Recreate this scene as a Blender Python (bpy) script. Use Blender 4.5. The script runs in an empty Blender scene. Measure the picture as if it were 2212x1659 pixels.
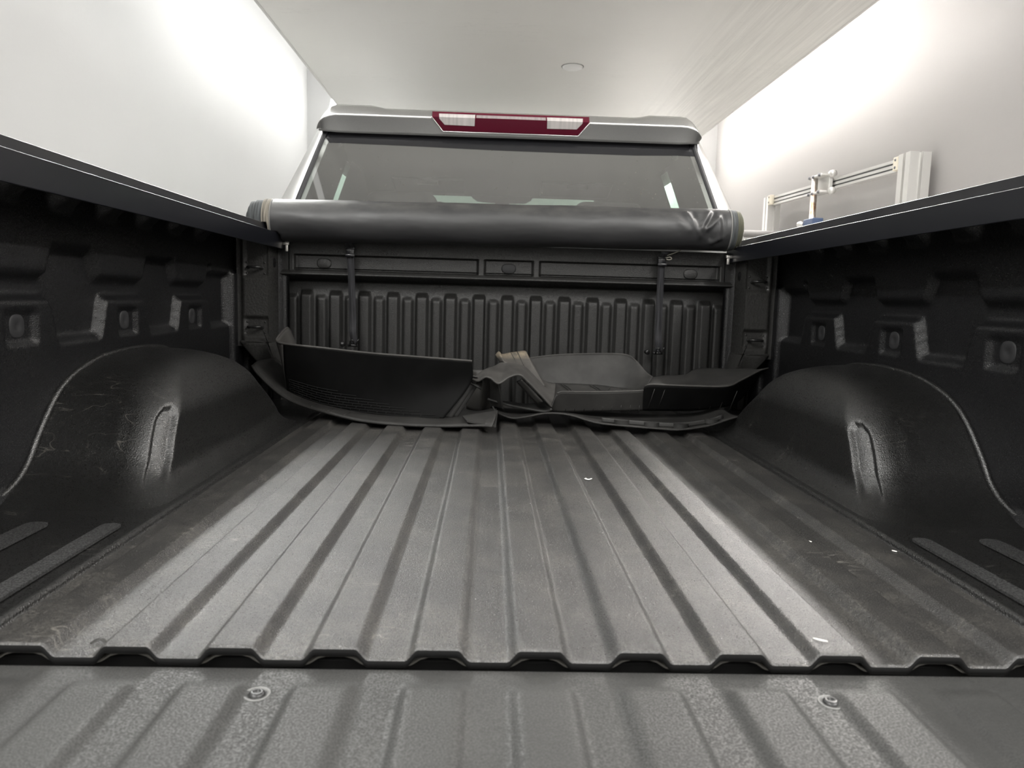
import bpy, bmesh, math, random
from mathutils import Vector, Matrix
random.seed(7)
C = bpy.context.scene.collection
SC = bpy.context.scene
PI = math.pi

# ------------------------------------------------------------------ camera
cam = bpy.data.cameras.new('camera')
camo = bpy.data.objects.new('camera', cam)
C.objects.link(camo)
cam.sensor_width = 36.0
cam.lens = 1608.49 * 36.0 / 2212.0
cam.clip_start = 0.02
pitch, yaw, roll = 0.112955, 0.032476, -0.028202
cy_, sy_, cp_, sp_, cr_, sr_ = math.cos(yaw), math.sin(yaw), math.cos(pitch), math.sin(pitch), math.cos(roll), math.sin(roll)
f_ = Vector((sy_ * cp_, cy_ * cp_, -sp_)); r_ = Vector((cy_, -sy_, 0)); d_ = f_.cross(r_)
r2 = cr_ * r_ + sr_ * d_; d2 = -sr_ * r_ + cr_ * d_
camo.matrix_world = Matrix(((r2.x, -d2.x, -f_.x, -0.0600), (r2.y, -d2.y, -f_.y, -0.7256), (r2.z, -d2.z, -f_.z, 0.3560), (0, 0, 0, 1)))
cam.dof.use_dof = True
cam.dof.focus_distance = 1.5
cam.dof.aperture_fstop = 8.0
SC.camera = camo

# ------------------------------------------------------------------ world, lamps, exposure
W = bpy.data.worlds.new('world'); SC.world = W
W.use_nodes = True
W.node_tree.nodes['Background'].inputs[0].default_value = (0.8, 0.82, 0.85, 1)
W.node_tree.nodes['Background'].inputs[1].default_value = 0.05
SC.view_settings.view_transform = 'Standard'
SC.view_settings.look = 'None'
SC.view_settings.gamma = 1.0
SC.view_settings.use_curve_mapping = False
SC.view_settings.exposure = 0.30

def area(name, loc, rot, sx, sy, power, col):
    l = bpy.data.lights.new(name, 'AREA'); l.shape = 'RECTANGLE'; l.size = sx; l.size_y = sy
    l.energy = power; l.color = col
    o = bpy.data.objects.new(name, l); C.objects.link(o); o.location = loc; o.rotation_euler = rot
    return o
# LED strips along both walls, just above the level of the hung ceiling board (its edges hide them)
LS, LC, LB = 48.0, 1.3, 25.0
for yc, k in ((-3.0, 0.1), (-1.4, 0.1), (0.2, 0.06), (1.8, 0.5), (3.3, 2.1), (4.7, 2.1)):
    area('strip_lamp', (-1.35, yc, 1.955), (0, math.radians(-76), 0), 0.06, 1.4, LS * k, (1.0, 1.0, 0.97))
    area('strip_lamp', (1.49, yc, 1.668), (0, math.radians(76), 0), 0.08, 1.4, LS * k * 1.7, (1.0, 0.965, 0.92))
    area('cove_fill_lamp', (-1.07, yc, 1.90), (0, math.radians(50), 0), 0.10, 1.4, 0.8 * LC * (0.5 + k), (1.0, 1.0, 0.97))
    area('cove_fill_lamp', (1.40, yc, 1.90), (0, math.radians(-50), 0), 0.10, 1.4, 0.22 * LC * (0.5 + k), (1.0, 0.965, 0.92))
# battens high on both side walls of the bay behind the camera
for yc, zc, k in ((-4.0, 2.35, 0.7), (-2.7, 2.35, 0.8), (-1.5, 2.2, 0.9), (-0.80, 2.05, 1.1)):
    area('bay_lamp', (-1.42, yc, zc), (math.radians(-8), math.radians(-42), 0), 0.14, 0.9, LB * k, (1.0, 0.99, 0.96))
    area('bay_lamp', (1.62, yc, zc), (math.radians(-8), math.radians(42), 0), 0.14, 0.9, LB * k, (1.0, 0.99, 0.96))
for xc in (-1.05, 1.2):
    area('bay_lamp', (xc, -1.75, 3.0), (math.radians(6), 0, 0), 0.14, 1.1, LB * 0.9, (1.0, 0.99, 0.96))
area('cove_fill_lamp', (0.1, 4.75, 2.1), (math.radians(40), 0, 0), 1.6, 0.08, 14.0, (1.0, 1.0, 0.97))  # added, unseen: brightens the front wall behind the windscreen

# ------------------------------------------------------------------ helpers
def link(o, parent=None):
    C.objects.link(o)
    if parent is not None:
        o.parent = parent
        if parent.type == 'EMPTY':
            o.location = -Vector(parent.location)
    return o

def meshobj(name, verts, faces, mat, parent=None, smooth=True):
    me = bpy.data.meshes.new(name)
    me.from_pydata([tuple(v) for v in verts], [], faces)
    me.update()
    if smooth:
        me.polygons.foreach_set('use_smooth', [True] * len(me.polygons))
    if mat: me.materials.append(mat)
    return link(bpy.data.objects.new(name, me), parent)

def bmobj(name, bm, mat, parent=None, smooth=True):
    bmesh.ops.recalc_face_normals(bm, faces=bm.faces)
    me = bpy.data.meshes.new(name); bm.to_mesh(me); bm.free()
    if smooth:
        me.polygons.foreach_set('use_smooth', [True] * len(me.polygons))
    if mat: me.materials.append(mat)
    return link(bpy.data.objects.new(name, me), parent)

def tag(o, label=None, cat=None, group=None, kind=None):
    if label: o['label'] = label
    if cat: o['category'] = cat
    if group: o['group'] = group
    if kind: o['kind'] = kind
    return o

def empty(name, loc):
    o = bpy.data.objects.new(name, None); C.objects.link(o); o.location = loc
    o.empty_display_size = 0.1
    return o

def sharp(o, deg=35):
    m = o.data
    for p in m.polygons: p.use_smooth = True
    try:
        m.set_sharp_from_angle(angle=math.radians(deg))
    except Exception:
        pass
    return o

def grid(name, us, vs, fn, mat, parent=None, flip=False, smooth=True, extra=None):
    nu, nv = len(us), len(vs)
    V = [fn(u, v) for u in us for v in vs]
    F = []
    for i in range(nu - 1):
        for j in range(nv - 1):
            a = i * nv + j
            q = (a, a + nv, a + nv + 1, a + 1)
            F.append(q[::-1] if flip else q)
    if extra: extra(V, F)
    return meshobj(name, V, F, mat, parent, smooth)

def lin(a, b, n): return [a + (b - a) * i / (n - 1) for i in range(n)]

def ss(a, b, x):
    if a == b: return 1.0 if x >= a else 0.0
    t = max(0.0, min(1.0, (x - a) / (b - a)))
    return t * t * (3 - 2 * t)

def boxw(x, a, b, w):           # smooth box window, edges of width w centred on a and b
    return ss(a - w / 2, a + w / 2, x) * (1 - ss(b - w / 2, b + w / 2, x))

def interp(t, x):
    if x <= t[0][0]: return t[0][1]
    for (a, b), (c, d) in zip(t, t[1:]):
        if x <= c: return b + (d - b) * (x - a) / (c - a)
    return t[-1][1]

def crom(P, n):                 # Catmull-Rom resample of a polyline to n points
    P = [Vector(p) for p in P]
    L = [0]
    for a, b in zip(P, P[1:]): L.append(L[-1] + max((b - a).length, 1e-6))
    out = []
    for k in range(n):
        s = L[-1] * k / (n - 1)
        i = 0
        while i < len(P) - 2 and L[i + 1] < s: i += 1
        t = (s - L[i]) / (L[i + 1] - L[i])
        p0 = P[i - 1] if i > 0 else P[i] * 2 - P[i + 1]
        p3 = P[i + 2] if i + 2 < len(P) else P[i + 1] * 2 - P[i]
        p1, p2 = P[i], P[i + 1]
        out.append(0.5 * ((2 * p1) + (p2 - p0) * t + (2 * p0 - 5 * p1 + 4 * p2 - p3) * t * t + (3 * p1 - p0 - 3 * p2 + p3) * t ** 3))
    return out

def tube_bm(bm, path, r, n=8, caps=True):
    path = [Vector(p) for p in path]
    rings = []
    up = Vector((0.13, 0.21, 0.97))
    for i, p in enumerate(path):
        t = (path[min(i + 1, len(path) - 1)] - path[max(i - 1, 0)]).normalized()
        a = t.cross(up)
        if a.length < 1e-3: a = t.cross(Vector((1, 0, 0)))
        a.normalize(); b = t.cross(a)
        rr = r[i] if isinstance(r, (list, tuple)) else r
        rings.append([bm.verts.new(p + a * rr * math.cos(2 * PI * k / n) + b * rr * math.sin(2 * PI * k / n)) for k in range(n)])
    for A, B in zip(rings, rings[1:]):
        for k in range(n): bm.faces.new((A[k], A[(k + 1) % n], B[(k + 1) % n], B[k]))
    if caps:
        bm.faces.new(rings[0][::-1]); bm.faces.new(rings[-1])

def tube(name, path, r, mat, parent=None, n=8):
    bm = bmesh.new(); tube_bm(bm, path, r, n); return bmobj(name, bm, mat, parent)

def box_bm(bm, c, s, bev=0.0, seg=2, rot=None):
    m = Matrix.Translation(c)
    if rot: m = m @ rot
    g = bmesh.ops.create_cube(bm, size=1.0, matrix=m @ Matrix.Diagonal((s[0], s[1], s[2], 1)))
    if bev > 0:
        es = list({e for v in g['verts'] for e in v.link_edges})
        bmesh.ops.bevel(bm, geom=es, offset=bev, segments=seg, affect='EDGES', profile=0.5)

def box(name, c, s, mat, parent=None, bev=0.0, seg=2, rot=None, smooth=False):
    bm = bmesh.new(); box_bm(bm, c, s, bev, seg, rot)
    o = bmobj(name, bm, mat, parent, True)
    return weighted(sharp(o, 60))

def prism(name, outline, d, mat, parent=None, bev=0.0, seg=2):
    """outline: 3D points in order; extruded by vector d (solid)."""
    bm = bmesh.new(); d = Vector(d)
    A = [bm.verts.new(Vector(p)) for p in outline]; B = [bm.verts.new(Vector(p) + d) for p in outline]
    n = len(A)
    bm.faces.new(A); bm.faces.new(B[::-1])
    for i in range(n): bm.faces.new((A[i], B[i], B[(i + 1) % n], A[(i + 1) % n]))
    if bev > 0:
        bmesh.ops.bevel(bm, geom=list(bm.edges), offset=bev, segments=seg, affect='EDGES', profile=0.5)
    return weighted(sharp(bmobj(name, bm, mat, parent), 40))

def extrude_profile(name, prof, stations, mat, parent=None, close=True, deg=30):
    """prof: list of (x, z); stations: list of y. A closed section drawn along Y."""
    n = len(prof)
    V = [(x, y, z) for y in stations for x, z in prof]
    F = []
    for i in range(len(stations) - 1):
        for k in range(n if close else n - 1):
            a, b = i * n + k, i * n + (k + 1) % n
            F.append((a, b, b + n, a + n))
    if close:
        F.append(tuple(range(n))[::-1]); F.append(tuple(range((len(stations) - 1) * n, len(stations) * n)))
    bm = bmesh.new()
    vs = [bm.verts.new(v) for v in V]
    for f in F: bm.faces.new([vs[i] for i in f])
    return weighted(sharp(bmobj(name, bm, mat, parent), deg))

def round_poly(P, r, n=4):
    """round the corners of a 2D polyline polygon"""
    out = []
    N = len(P)
    for i in range(N):
        p = Vector(P[i]); a = Vector(P[i - 1]) - p; b = Vector(P[(i + 1) % N]) - p
        rr = min(r, a.length * 0.45, b.length * 0.45)
        a.normalize(); b.normalize()
        A = p + a * rr; B = p + b * rr
        for k in range(n + 1):
            t = k / n
            out.append(tuple((1 - t) ** 2 * A + 2 * t * (1 - t) * p + t * t * B))
    return out

def disc_bm(bm, c, axis, prof, n=20):
    """lathe: prof = [(r, h)...] about axis at c"""
    axis = Vector(axis).normalized()
    a = axis.orthogonal().normalized(); b = axis.cross(a)
    rings = []
    for r, h in prof:
        if r < 1e-6: rings.append([bm.verts.new(Vector(c) + axis * h)])
        else: rings.append([bm.verts.new(Vector(c) + axis * h + (a * math.cos(2 * PI * k / n) + b * math.sin(2 * PI * k / n)) * r) for k in range(n)])
    for A, B in zip(rings, rings[1:]):
        for k in range(n):
            k2 = (k + 1) % n
            if len(A) == 1: bm.faces.new((A[0], B[k], B[k2]))
            elif len(B) == 1: bm.faces.new((A[k], B[0], A[k2]))
            else: bm.faces.new((A[k], B[k], B[k2], A[k2]))

def weighted(o):
    m = o.modifiers.new('weighted_normals', 'WEIGHTED_NORMAL'); m.keep_sharp = True; m.weight = 80
    return o

def solid(o, t, off=-1.0):
    m = o.modifiers.new('thickness', 'SOLIDIFY'); m.thickness = t; m.offset = off; m.use_even_offset = True
    return o

# ------------------------------------------------------------------ materials
def mat(name, base=(0.5, 0.5, 0.5), rough=0.5, metal=0.0, spec=0.5):
    m = bpy.data.materials.new(name); m.use_nodes = True
    b = m.node_tree.nodes['Principled BSDF']
    b.inputs['Base Color'].default_value = (*base, 1); b.inputs['Roughness'].default_value = rough
    b.inputs['Metallic'].default_value = metal; b.inputs['Specular IOR Level'].default_value = spec
    return m, m.node_tree.nodes, m.node_tree.links, b

def nd(N, t, **kw):
    n = N.new(t)
    for k, v in kw.items():
        if k in n.inputs: n.inputs[k].default_value = v
        else: setattr(n, k, v)
    return n

def coords(N, L, scale=(1, 1, 1)):
    tc = N.new('ShaderNodeTexCoord'); mp = N.new('ShaderNodeMapping')
    mp.inputs['Scale'].default_value = scale
    L.new(tc.outputs['Object'], mp.inputs['Vector'])
    return mp.outputs['Vector']

def noise(N, L, vec, scale, detail=2.0, rough=0.5):
    n = N.new('ShaderNodeTexNoise'); n.inputs['Scale'].default_value = scale
    n.inputs['Detail'].default_value = detail; n.inputs['Roughness'].default_value = rough
    L.new(vec, n.inputs['Vector']); return n.outputs['Fac']

def ramp(N, L, fac, a, b, ca=(0, 0, 0), cb=(1, 1, 1)):
    r = N.new('ShaderNodeValToRGB')
    r.color_ramp.elements[0].position = a; r.color_ramp.elements[1].position = b
    r.color_ramp.elements[0].color = (*ca, 1); r.color_ramp.elements[1].color = (*cb, 1)
    L.new(fac, r.inputs['Fac']); return r.outputs['Color']

def mixc(N, L, fac, a, b, mode='MIX'):
    m = N.new('ShaderNodeMix'); m.data_type = 'RGBA'; m.blend_type = mode
    def put(s, v):
        if isinstance(v, tuple): s.default_value = (*v, 1)
        elif isinstance(v, (int, float)): s.default_value = v
        else: L.new(v, s)
    put(m.inputs['Factor'], fac); put(m.inputs[6], a); put(m.inputs[7], b)
    return m.outputs[2]

def bump(N, L, b, h, strength, dist, prev=None):
    n = N.new('ShaderNodeBump'); n.inputs['Strength'].default_value = strength; n.inputs['Distance'].default_value = dist
    L.new(h, n.inputs['Height'])
    if prev is not None: L.new(prev, n.inputs['Normal'])
    L.new(n.outputs['Normal'], b.inputs['Normal'])
    return n.outputs['Normal']

def liner(name, base, rough, grain, gs, dust=0.0, dustcol=(0.10, 0.095, 0.085), spec=0.5, scratch=0.0, wear_sparkle=1.0, scol=(0.35, 0.33, 0.29)):
    m, N, L, b = mat(name, base, rough, 0, spec)
    v = coords(N, L)
    g = noise(N, L, v, grain, 2.0, 0.55)
    bump(N, L, b, g, gs, 0.0022)
    L.new(ramp(N, L, g, 0.36, 0.64, (min(1, rough * 1.45),) * 3, (rough * 0.72,) * 3), b.inputs['Roughness'])
    big = noise(N, L, v, 5.0, 4.0, 0.6)
    col = mixc(N, L, ramp(N, L, big, 0.35, 0.75), tuple(c * 0.85 for c in base), tuple(c * 1.2 for c in base))
    # worn peaks paler, pits blacker; this also puts the grain's sparkle into the colour
    col = mixc(N, L, 1.0, col, ramp(N, L, g, 0.38, 0.64, (1 - 0.65 * wear_sparkle,) * 3, (1 + 0.9 * wear_sparkle,) * 3), 'MULTIPLY')
    if dust > 0:
        d1 = noise(N, L, v, 9.0, 6.0, 0.7)
        d2 = noise(N, L, v, 260.0, 2.0, 0.6)
        mul = N.new('ShaderNodeMath'); mul.operation = 'MULTIPLY'
        L.new(ramp(N, L, d1, 0.45, 0.8), mul.inputs[0]); L.new(ramp(N, L, d2, 0.4, 0.75), mul.inputs[1])
        sc = N.new('ShaderNodeMath'); sc.operation = 'MULTIPLY'; sc.inputs[1].default_value = dust
        L.new(mul.outputs[0], sc.inputs[0])
        col = mixc(N, L, sc.outputs[0], col, dustcol)
    if scratch > 0:
        vv = coords(N, L, (1, 1, 1))
        sv_ = coords(N, L, (9, 34, 12)); sv_.node.inputs['Rotation'].default_value = (0, 0, 0.5)
        wn = N.new('ShaderNodeTexNoise'); wn.inputs['Scale'].default_value = 1.0; wn.inputs['Detail'].default_value = 2.0
        wn.inputs['Distortion'].default_value = 0.6
        L.new(sv_, wn.inputs['Vector'])
        a = N.new('ShaderNodeMath'); a.operation = 'SUBTRACT'; a.inputs[1].default_value = 0.5; L.new(wn.outputs['Fac'], a.inputs[0])
        ab = N.new('ShaderNodeMath'); ab.operation = 'ABSOLUTE'; L.new(a.outputs[0], ab.inputs[0])
        line = ramp(N, L, ab.outputs[0], 0.0, 0.010, (1, 1, 1), (0, 0, 0))
        mask = ramp(N, L, noise(N, L, vv, 5.0, 4.0, 0.65), 0.53, 0.64)
        mm = N.new('ShaderNodeMath'); mm.operation = 'MULTIPLY'; L.new(line, mm.inputs[0]); L.new(mask, mm.inputs[1])
        ms = N.new('ShaderNodeMath'); ms.operation = 'MULTIPLY'; ms.inputs[1].default_value = scratch; L.new(mm.outputs[0], ms.inputs[0])
        col = mixc(N, L, ms.outputs[0], col, scol)
    L.new(col, b.inputs['Base Color'])
    return m

M = {}
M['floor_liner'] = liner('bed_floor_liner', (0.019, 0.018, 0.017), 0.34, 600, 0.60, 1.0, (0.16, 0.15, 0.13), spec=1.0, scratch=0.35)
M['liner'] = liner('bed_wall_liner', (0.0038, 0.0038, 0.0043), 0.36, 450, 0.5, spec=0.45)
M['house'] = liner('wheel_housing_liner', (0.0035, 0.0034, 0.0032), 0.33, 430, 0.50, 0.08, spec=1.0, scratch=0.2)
M['worn'] = liner('worn_liner_top', (0.030, 0.030, 0.030), 0.45, 430, 0.5, wear_sparkle=1.0)
M['bulk'] = liner('bulkhead_liner', (0.012, 0.0117, 0.011), 0.45, 400, 0.4, wear_sparkle=0.35)
M['post'] = liner('corner_post_liner', (0.027, 0.0265, 0.025), 0.40, 150, 0.5, wear_sparkle=0.2)
M['tailgate'] = liner('tailgate_liner', (0.033, 0.0328, 0.0315), 0.58, 520, 0.30, 0.35, (0.08, 0.0765, 0.070), scratch=0.35, scol=(0.012, 0.012, 0.012), wear_sparkle=0.22)
M['plug'] = mat('grey_plastic_plug', (0.020, 0.020, 0.021), 0.6, 0, 0.3)[0]
M['hook'] = mat('black_steel_loop', (0.01, 0.01, 0.01), 0.3)[0]
M['black'] = mat('black_void', (0.006, 0.006, 0.006), 0.7, spec=0.2)[0]
M['steel_edge'] = mat('worn_sheet_edge', (0.10, 0.095, 0.085), 0.5)[0]
M['bolt'] = mat('dark_steel_bolt', (0.035, 0.035, 0.035), 0.35, 0.3)[0]
M['lip'] = mat('black_liner_edge', (0.006, 0.006, 0.006), 0.65, 0, 0.2)[0]
M['washer'] = mat('grey_washer', (0.17, 0.17, 0.165), 0.5, 0.3)[0]
M['rail'] = mat('black_anodised_rail', (0.006, 0.0065, 0.009), 0.30, 0.0, 0.45)[0]
M['bare'] = mat('bare_aluminium', (0.62, 0.60, 0.57), 0.35, 0.8)[0]
M['glass_dark'] = None

def vinyl():
    m, N, L, b = mat('black_vinyl', (0.018, 0.018, 0.019), 0.36, 0, 0.6)
    v = coords(N, L)
    col = (0.025, 0.025, 0.026)
    d = noise(N, L, coords(N, L, (1, 2, 2)), 7.0, 7.0, 0.7)
    dust = mixc(N, L, ramp(N, L, d, 0.42, 0.80), col, (0.095, 0.092, 0.085))
    geo = N.new('ShaderNodeNewGeometry'); sep = N.new('ShaderNodeSeparateXYZ'); L.new(geo.outputs['Normal'], sep.inputs[0])
    up = ramp(N, L, sep.outputs['Z'], 0.1, 0.9)       # dust has settled on the upper side of the roll
    c2 = mixc(N, L, up, col, dust)
    L.new(c2, b.inputs['Base Color'])
    L.new(ramp(N, L, d, 0.3, 0.8, (0.36, 0.36, 0.36), (0.55, 0.55, 0.55)), b.inputs['Roughness'])
    n1 = bump(N, L, b, noise(N, L, v, 900.0, 1.0), 0.08, 0.0004)
    bump(N, L, b, noise(N, L, coords(N, L, (3, 8, 8)), 2.2, 2.0), 0.25, 0.012, n1)
    return m
M['vinyl'] = vinyl()
M['seam'] = mat('pale_seam_thread', (0.16, 0.158, 0.15), 0.7)[0]
def hookloop(name, c):
    m, N, L, b = mat(name, c, 0.85)
    v = coords(N, L, (220, 12, 12))
    w = noise(N, L, v, 1.0, 3.0)
    L.new(mixc(N, L, ramp(N, L, w, 0.35, 0.7), tuple(x * 0.35 for x in c), tuple(x * 1.6 for x in c)), b.inputs['Base Color'])
    bump(N, L, b, w, 0.6, 0.002)
    return m
M['tape_a'] = hookloop('grey_brown_tape', (0.16, 0.145, 0.12))
M['tape_b'] = hookloop('charcoal_tape', (0.055, 0.06, 0.062))
M['tape_c'] = hookloop('olive_edge_tape', (0.07, 0.07, 0.045))
M['webbing'] = hookloop('black_webbing', (0.020, 0.020, 0.023))
M['cord'] = mat('pale_cord', (0.30, 0.28, 0.24), 0.7)[0]

def rubber(name, base, rough=0.55, stain=False, spec=0.35):
    m, N, L, b = mat(name, base, rough, 0, spec)
    v = coords(N, L)
    n = noise(N, L, v, 14.0, 6.0, 0.65)
    col = mixc(N, L, ramp(N, L, n, 0.4, 0.85), tuple(x * 0.8 for x in base), tuple(x * 1.7 for x in base))
    if stain:
        s = noise(N, L, v, 32.0, 5.0, 0.7)
        sep = N.new('ShaderNodeSeparateXYZ'); L.new(v, sep.inputs[0])
        top = ramp(N, L, sep.outputs['Z'], 0.172, 0.186)
        mm = N.new('ShaderNodeMath'); mm.operation = 'MULTIPLY'; L.new(ramp(N, L, s, 0.35, 0.6), mm.inputs[0]); L.new(top, mm.inputs[1])
        col = mixc(N, L, mm.outputs[0], col, (0.17, 0.14, 0.10))
    L.new(col, b.inputs['Base Color'])
    bump(N, L, b, noise(N, L, v, 500.0, 2.0), 0.15, 0.0006)
    return m
M['rubber'] = rubber('black_rubber', (0.024, 0.0235, 0.0225))
M['rubber_grid'] = rubber('black_grid_rubber', (0.009, 0.009, 0.009), 0.6, spec=0.2)
M['rubber_grey'] = rubber('dusty_rubber', (0.024, 0.0232, 0.022))
M['rubber_light'] = rubber('pale_dusty_rubber', (0.042, 0.040, 0.0375))
M['rubber_stain'] = rubber('stained_rubber', (0.045, 0.042, 0.038), 0.5, True)
M['rubber_deep'] = rubber('deep_black_rubber', (0.0035, 0.0035, 0.0035), 0.6, spec=0.12)

def paint(name, base, rough, metal):
    m, N, L, b = mat(name, base, rough, metal, 0.5)
    b.inputs['Coat Weight'].default_value = 0.5; b.inputs['Coat Roughness'].default_value = 0.12
    v = coords(N, L)
    f = noise(N, L, v, 900.0, 1.0)
    L.new(mixc(N, L, ramp(N, L, f, 0.3, 0.7), tuple(c * 0.92 for c in base), tuple(c * 1.06 for c in base)), b.inputs['Base Color'])
    return m
M['silver'] = paint('silver_paint', (0.62, 0.62, 0.61), 0.28, 0.92)
M['trim_black'] = mat('black_gloss_trim', (0.012, 0.012, 0.014), 0.2)[0]
M['seal'] = mat('black_rubber_seal', (0.01, 0.01, 0.012), 0.5)[0]

def glass(name, tint, refl_rough=0.02, dirt=0.0, ior=1.52):
    m = bpy.data.materials.new(name); m.use_nodes = True
    N, L = m.node_tree.nodes, m.node_tree.links; N.clear()
    out = N.new('ShaderNodeOutputMaterial')
    tr = N.new('ShaderNodeBsdfTransparent'); tr.inputs['Color'].default_value = (*tint, 1)
    gl = N.new('ShaderNodeBsdfGlossy'); gl.inputs['Roughness'].default_value = refl_rough; gl.inputs['Color'].default_value = (1, 1, 1, 1)
    fr = N.new('ShaderNodeFresnel')
    ge = N.new('ShaderNodeNewGeometry')                  # a thin pane: the same index from either side
    io = N.new('ShaderNodeMapRange'); io.inputs[3].default_value = ior; io.inputs[4].default_value = 1.0 / ior
    L.new(ge.outputs['Backfacing'], io.inputs[0]); L.new(io.outputs[0], fr.inputs['IOR'])
    mx = N.new('ShaderNodeMixShader'); L.new(fr.outputs[0], mx.inputs[0]); L.new(tr.outputs[0], mx.inputs[1]); L.new(gl.outputs[0], mx.inputs[2])
    res = mx.outputs[0]
    if dirt > 0:            # rain-run road film and dark specks; stronger towards the top to paint a reflection
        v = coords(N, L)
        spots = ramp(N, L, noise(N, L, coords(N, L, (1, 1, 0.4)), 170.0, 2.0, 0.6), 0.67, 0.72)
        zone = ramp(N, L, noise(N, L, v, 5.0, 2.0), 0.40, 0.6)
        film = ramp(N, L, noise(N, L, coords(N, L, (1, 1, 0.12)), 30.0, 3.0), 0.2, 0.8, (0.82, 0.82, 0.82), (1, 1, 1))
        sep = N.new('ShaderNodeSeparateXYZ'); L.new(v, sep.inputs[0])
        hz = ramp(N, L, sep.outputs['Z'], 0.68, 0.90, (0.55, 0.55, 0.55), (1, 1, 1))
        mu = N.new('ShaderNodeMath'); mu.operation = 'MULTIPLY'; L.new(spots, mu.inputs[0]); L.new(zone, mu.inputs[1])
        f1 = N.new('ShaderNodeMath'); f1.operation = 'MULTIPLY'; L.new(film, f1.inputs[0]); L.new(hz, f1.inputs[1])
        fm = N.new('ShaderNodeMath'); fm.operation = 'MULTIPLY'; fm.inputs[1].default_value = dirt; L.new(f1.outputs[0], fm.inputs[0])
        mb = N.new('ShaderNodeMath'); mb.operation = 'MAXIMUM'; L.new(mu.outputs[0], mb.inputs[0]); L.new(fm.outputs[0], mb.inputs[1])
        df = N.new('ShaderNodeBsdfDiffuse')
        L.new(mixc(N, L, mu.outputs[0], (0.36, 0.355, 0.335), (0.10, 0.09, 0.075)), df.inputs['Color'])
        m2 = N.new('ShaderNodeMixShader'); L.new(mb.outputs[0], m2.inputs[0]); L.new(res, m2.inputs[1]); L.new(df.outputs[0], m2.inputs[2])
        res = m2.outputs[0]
    L.new(res, out.inputs['Surface'])
    return m
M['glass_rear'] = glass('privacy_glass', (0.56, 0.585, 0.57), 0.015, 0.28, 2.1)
M['glass_green'] = glass('green_tinted_glass', (0.70, 0.95, 0.82))
def lens(name, c, rough=0.12):
    m, N, L, b = mat(name, c, rough, 0, 0.6)
    b.inputs['Coat Weight'].default_value = 0.6
    v = coords(N, L, (1, 1, 1))
    n = noise(N, L, coords(N, L, (90, 1, 6)), 1.0, 2.0)
    L.new(mixc(N, L, ramp(N, L, n, 0.3, 0.7), tuple(x * 0.8 for x in c), tuple(min(1, x * 1.15) for x in c)), b.inputs['Base Color'])
    return m
M['red_lens'] = mat('red_lens', (0.085, 0.006, 0.018), 0.18, 0, 0.5)[0]
M['clear_lens'] = lens('clear_ribbed_lens', (0.50, 0.47, 0.46))
M['led_lens'] = lens('dim_led_strip_lens', (0.30, 0.26, 0.26))
M['headliner'] = mat('grey_headliner', (0.09, 0.088, 0.085), 0.9)[0]
M['seat'] = mat('dark_seat_cloth', (0.035, 0.034, 0.034), 0.85)[0]

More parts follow.
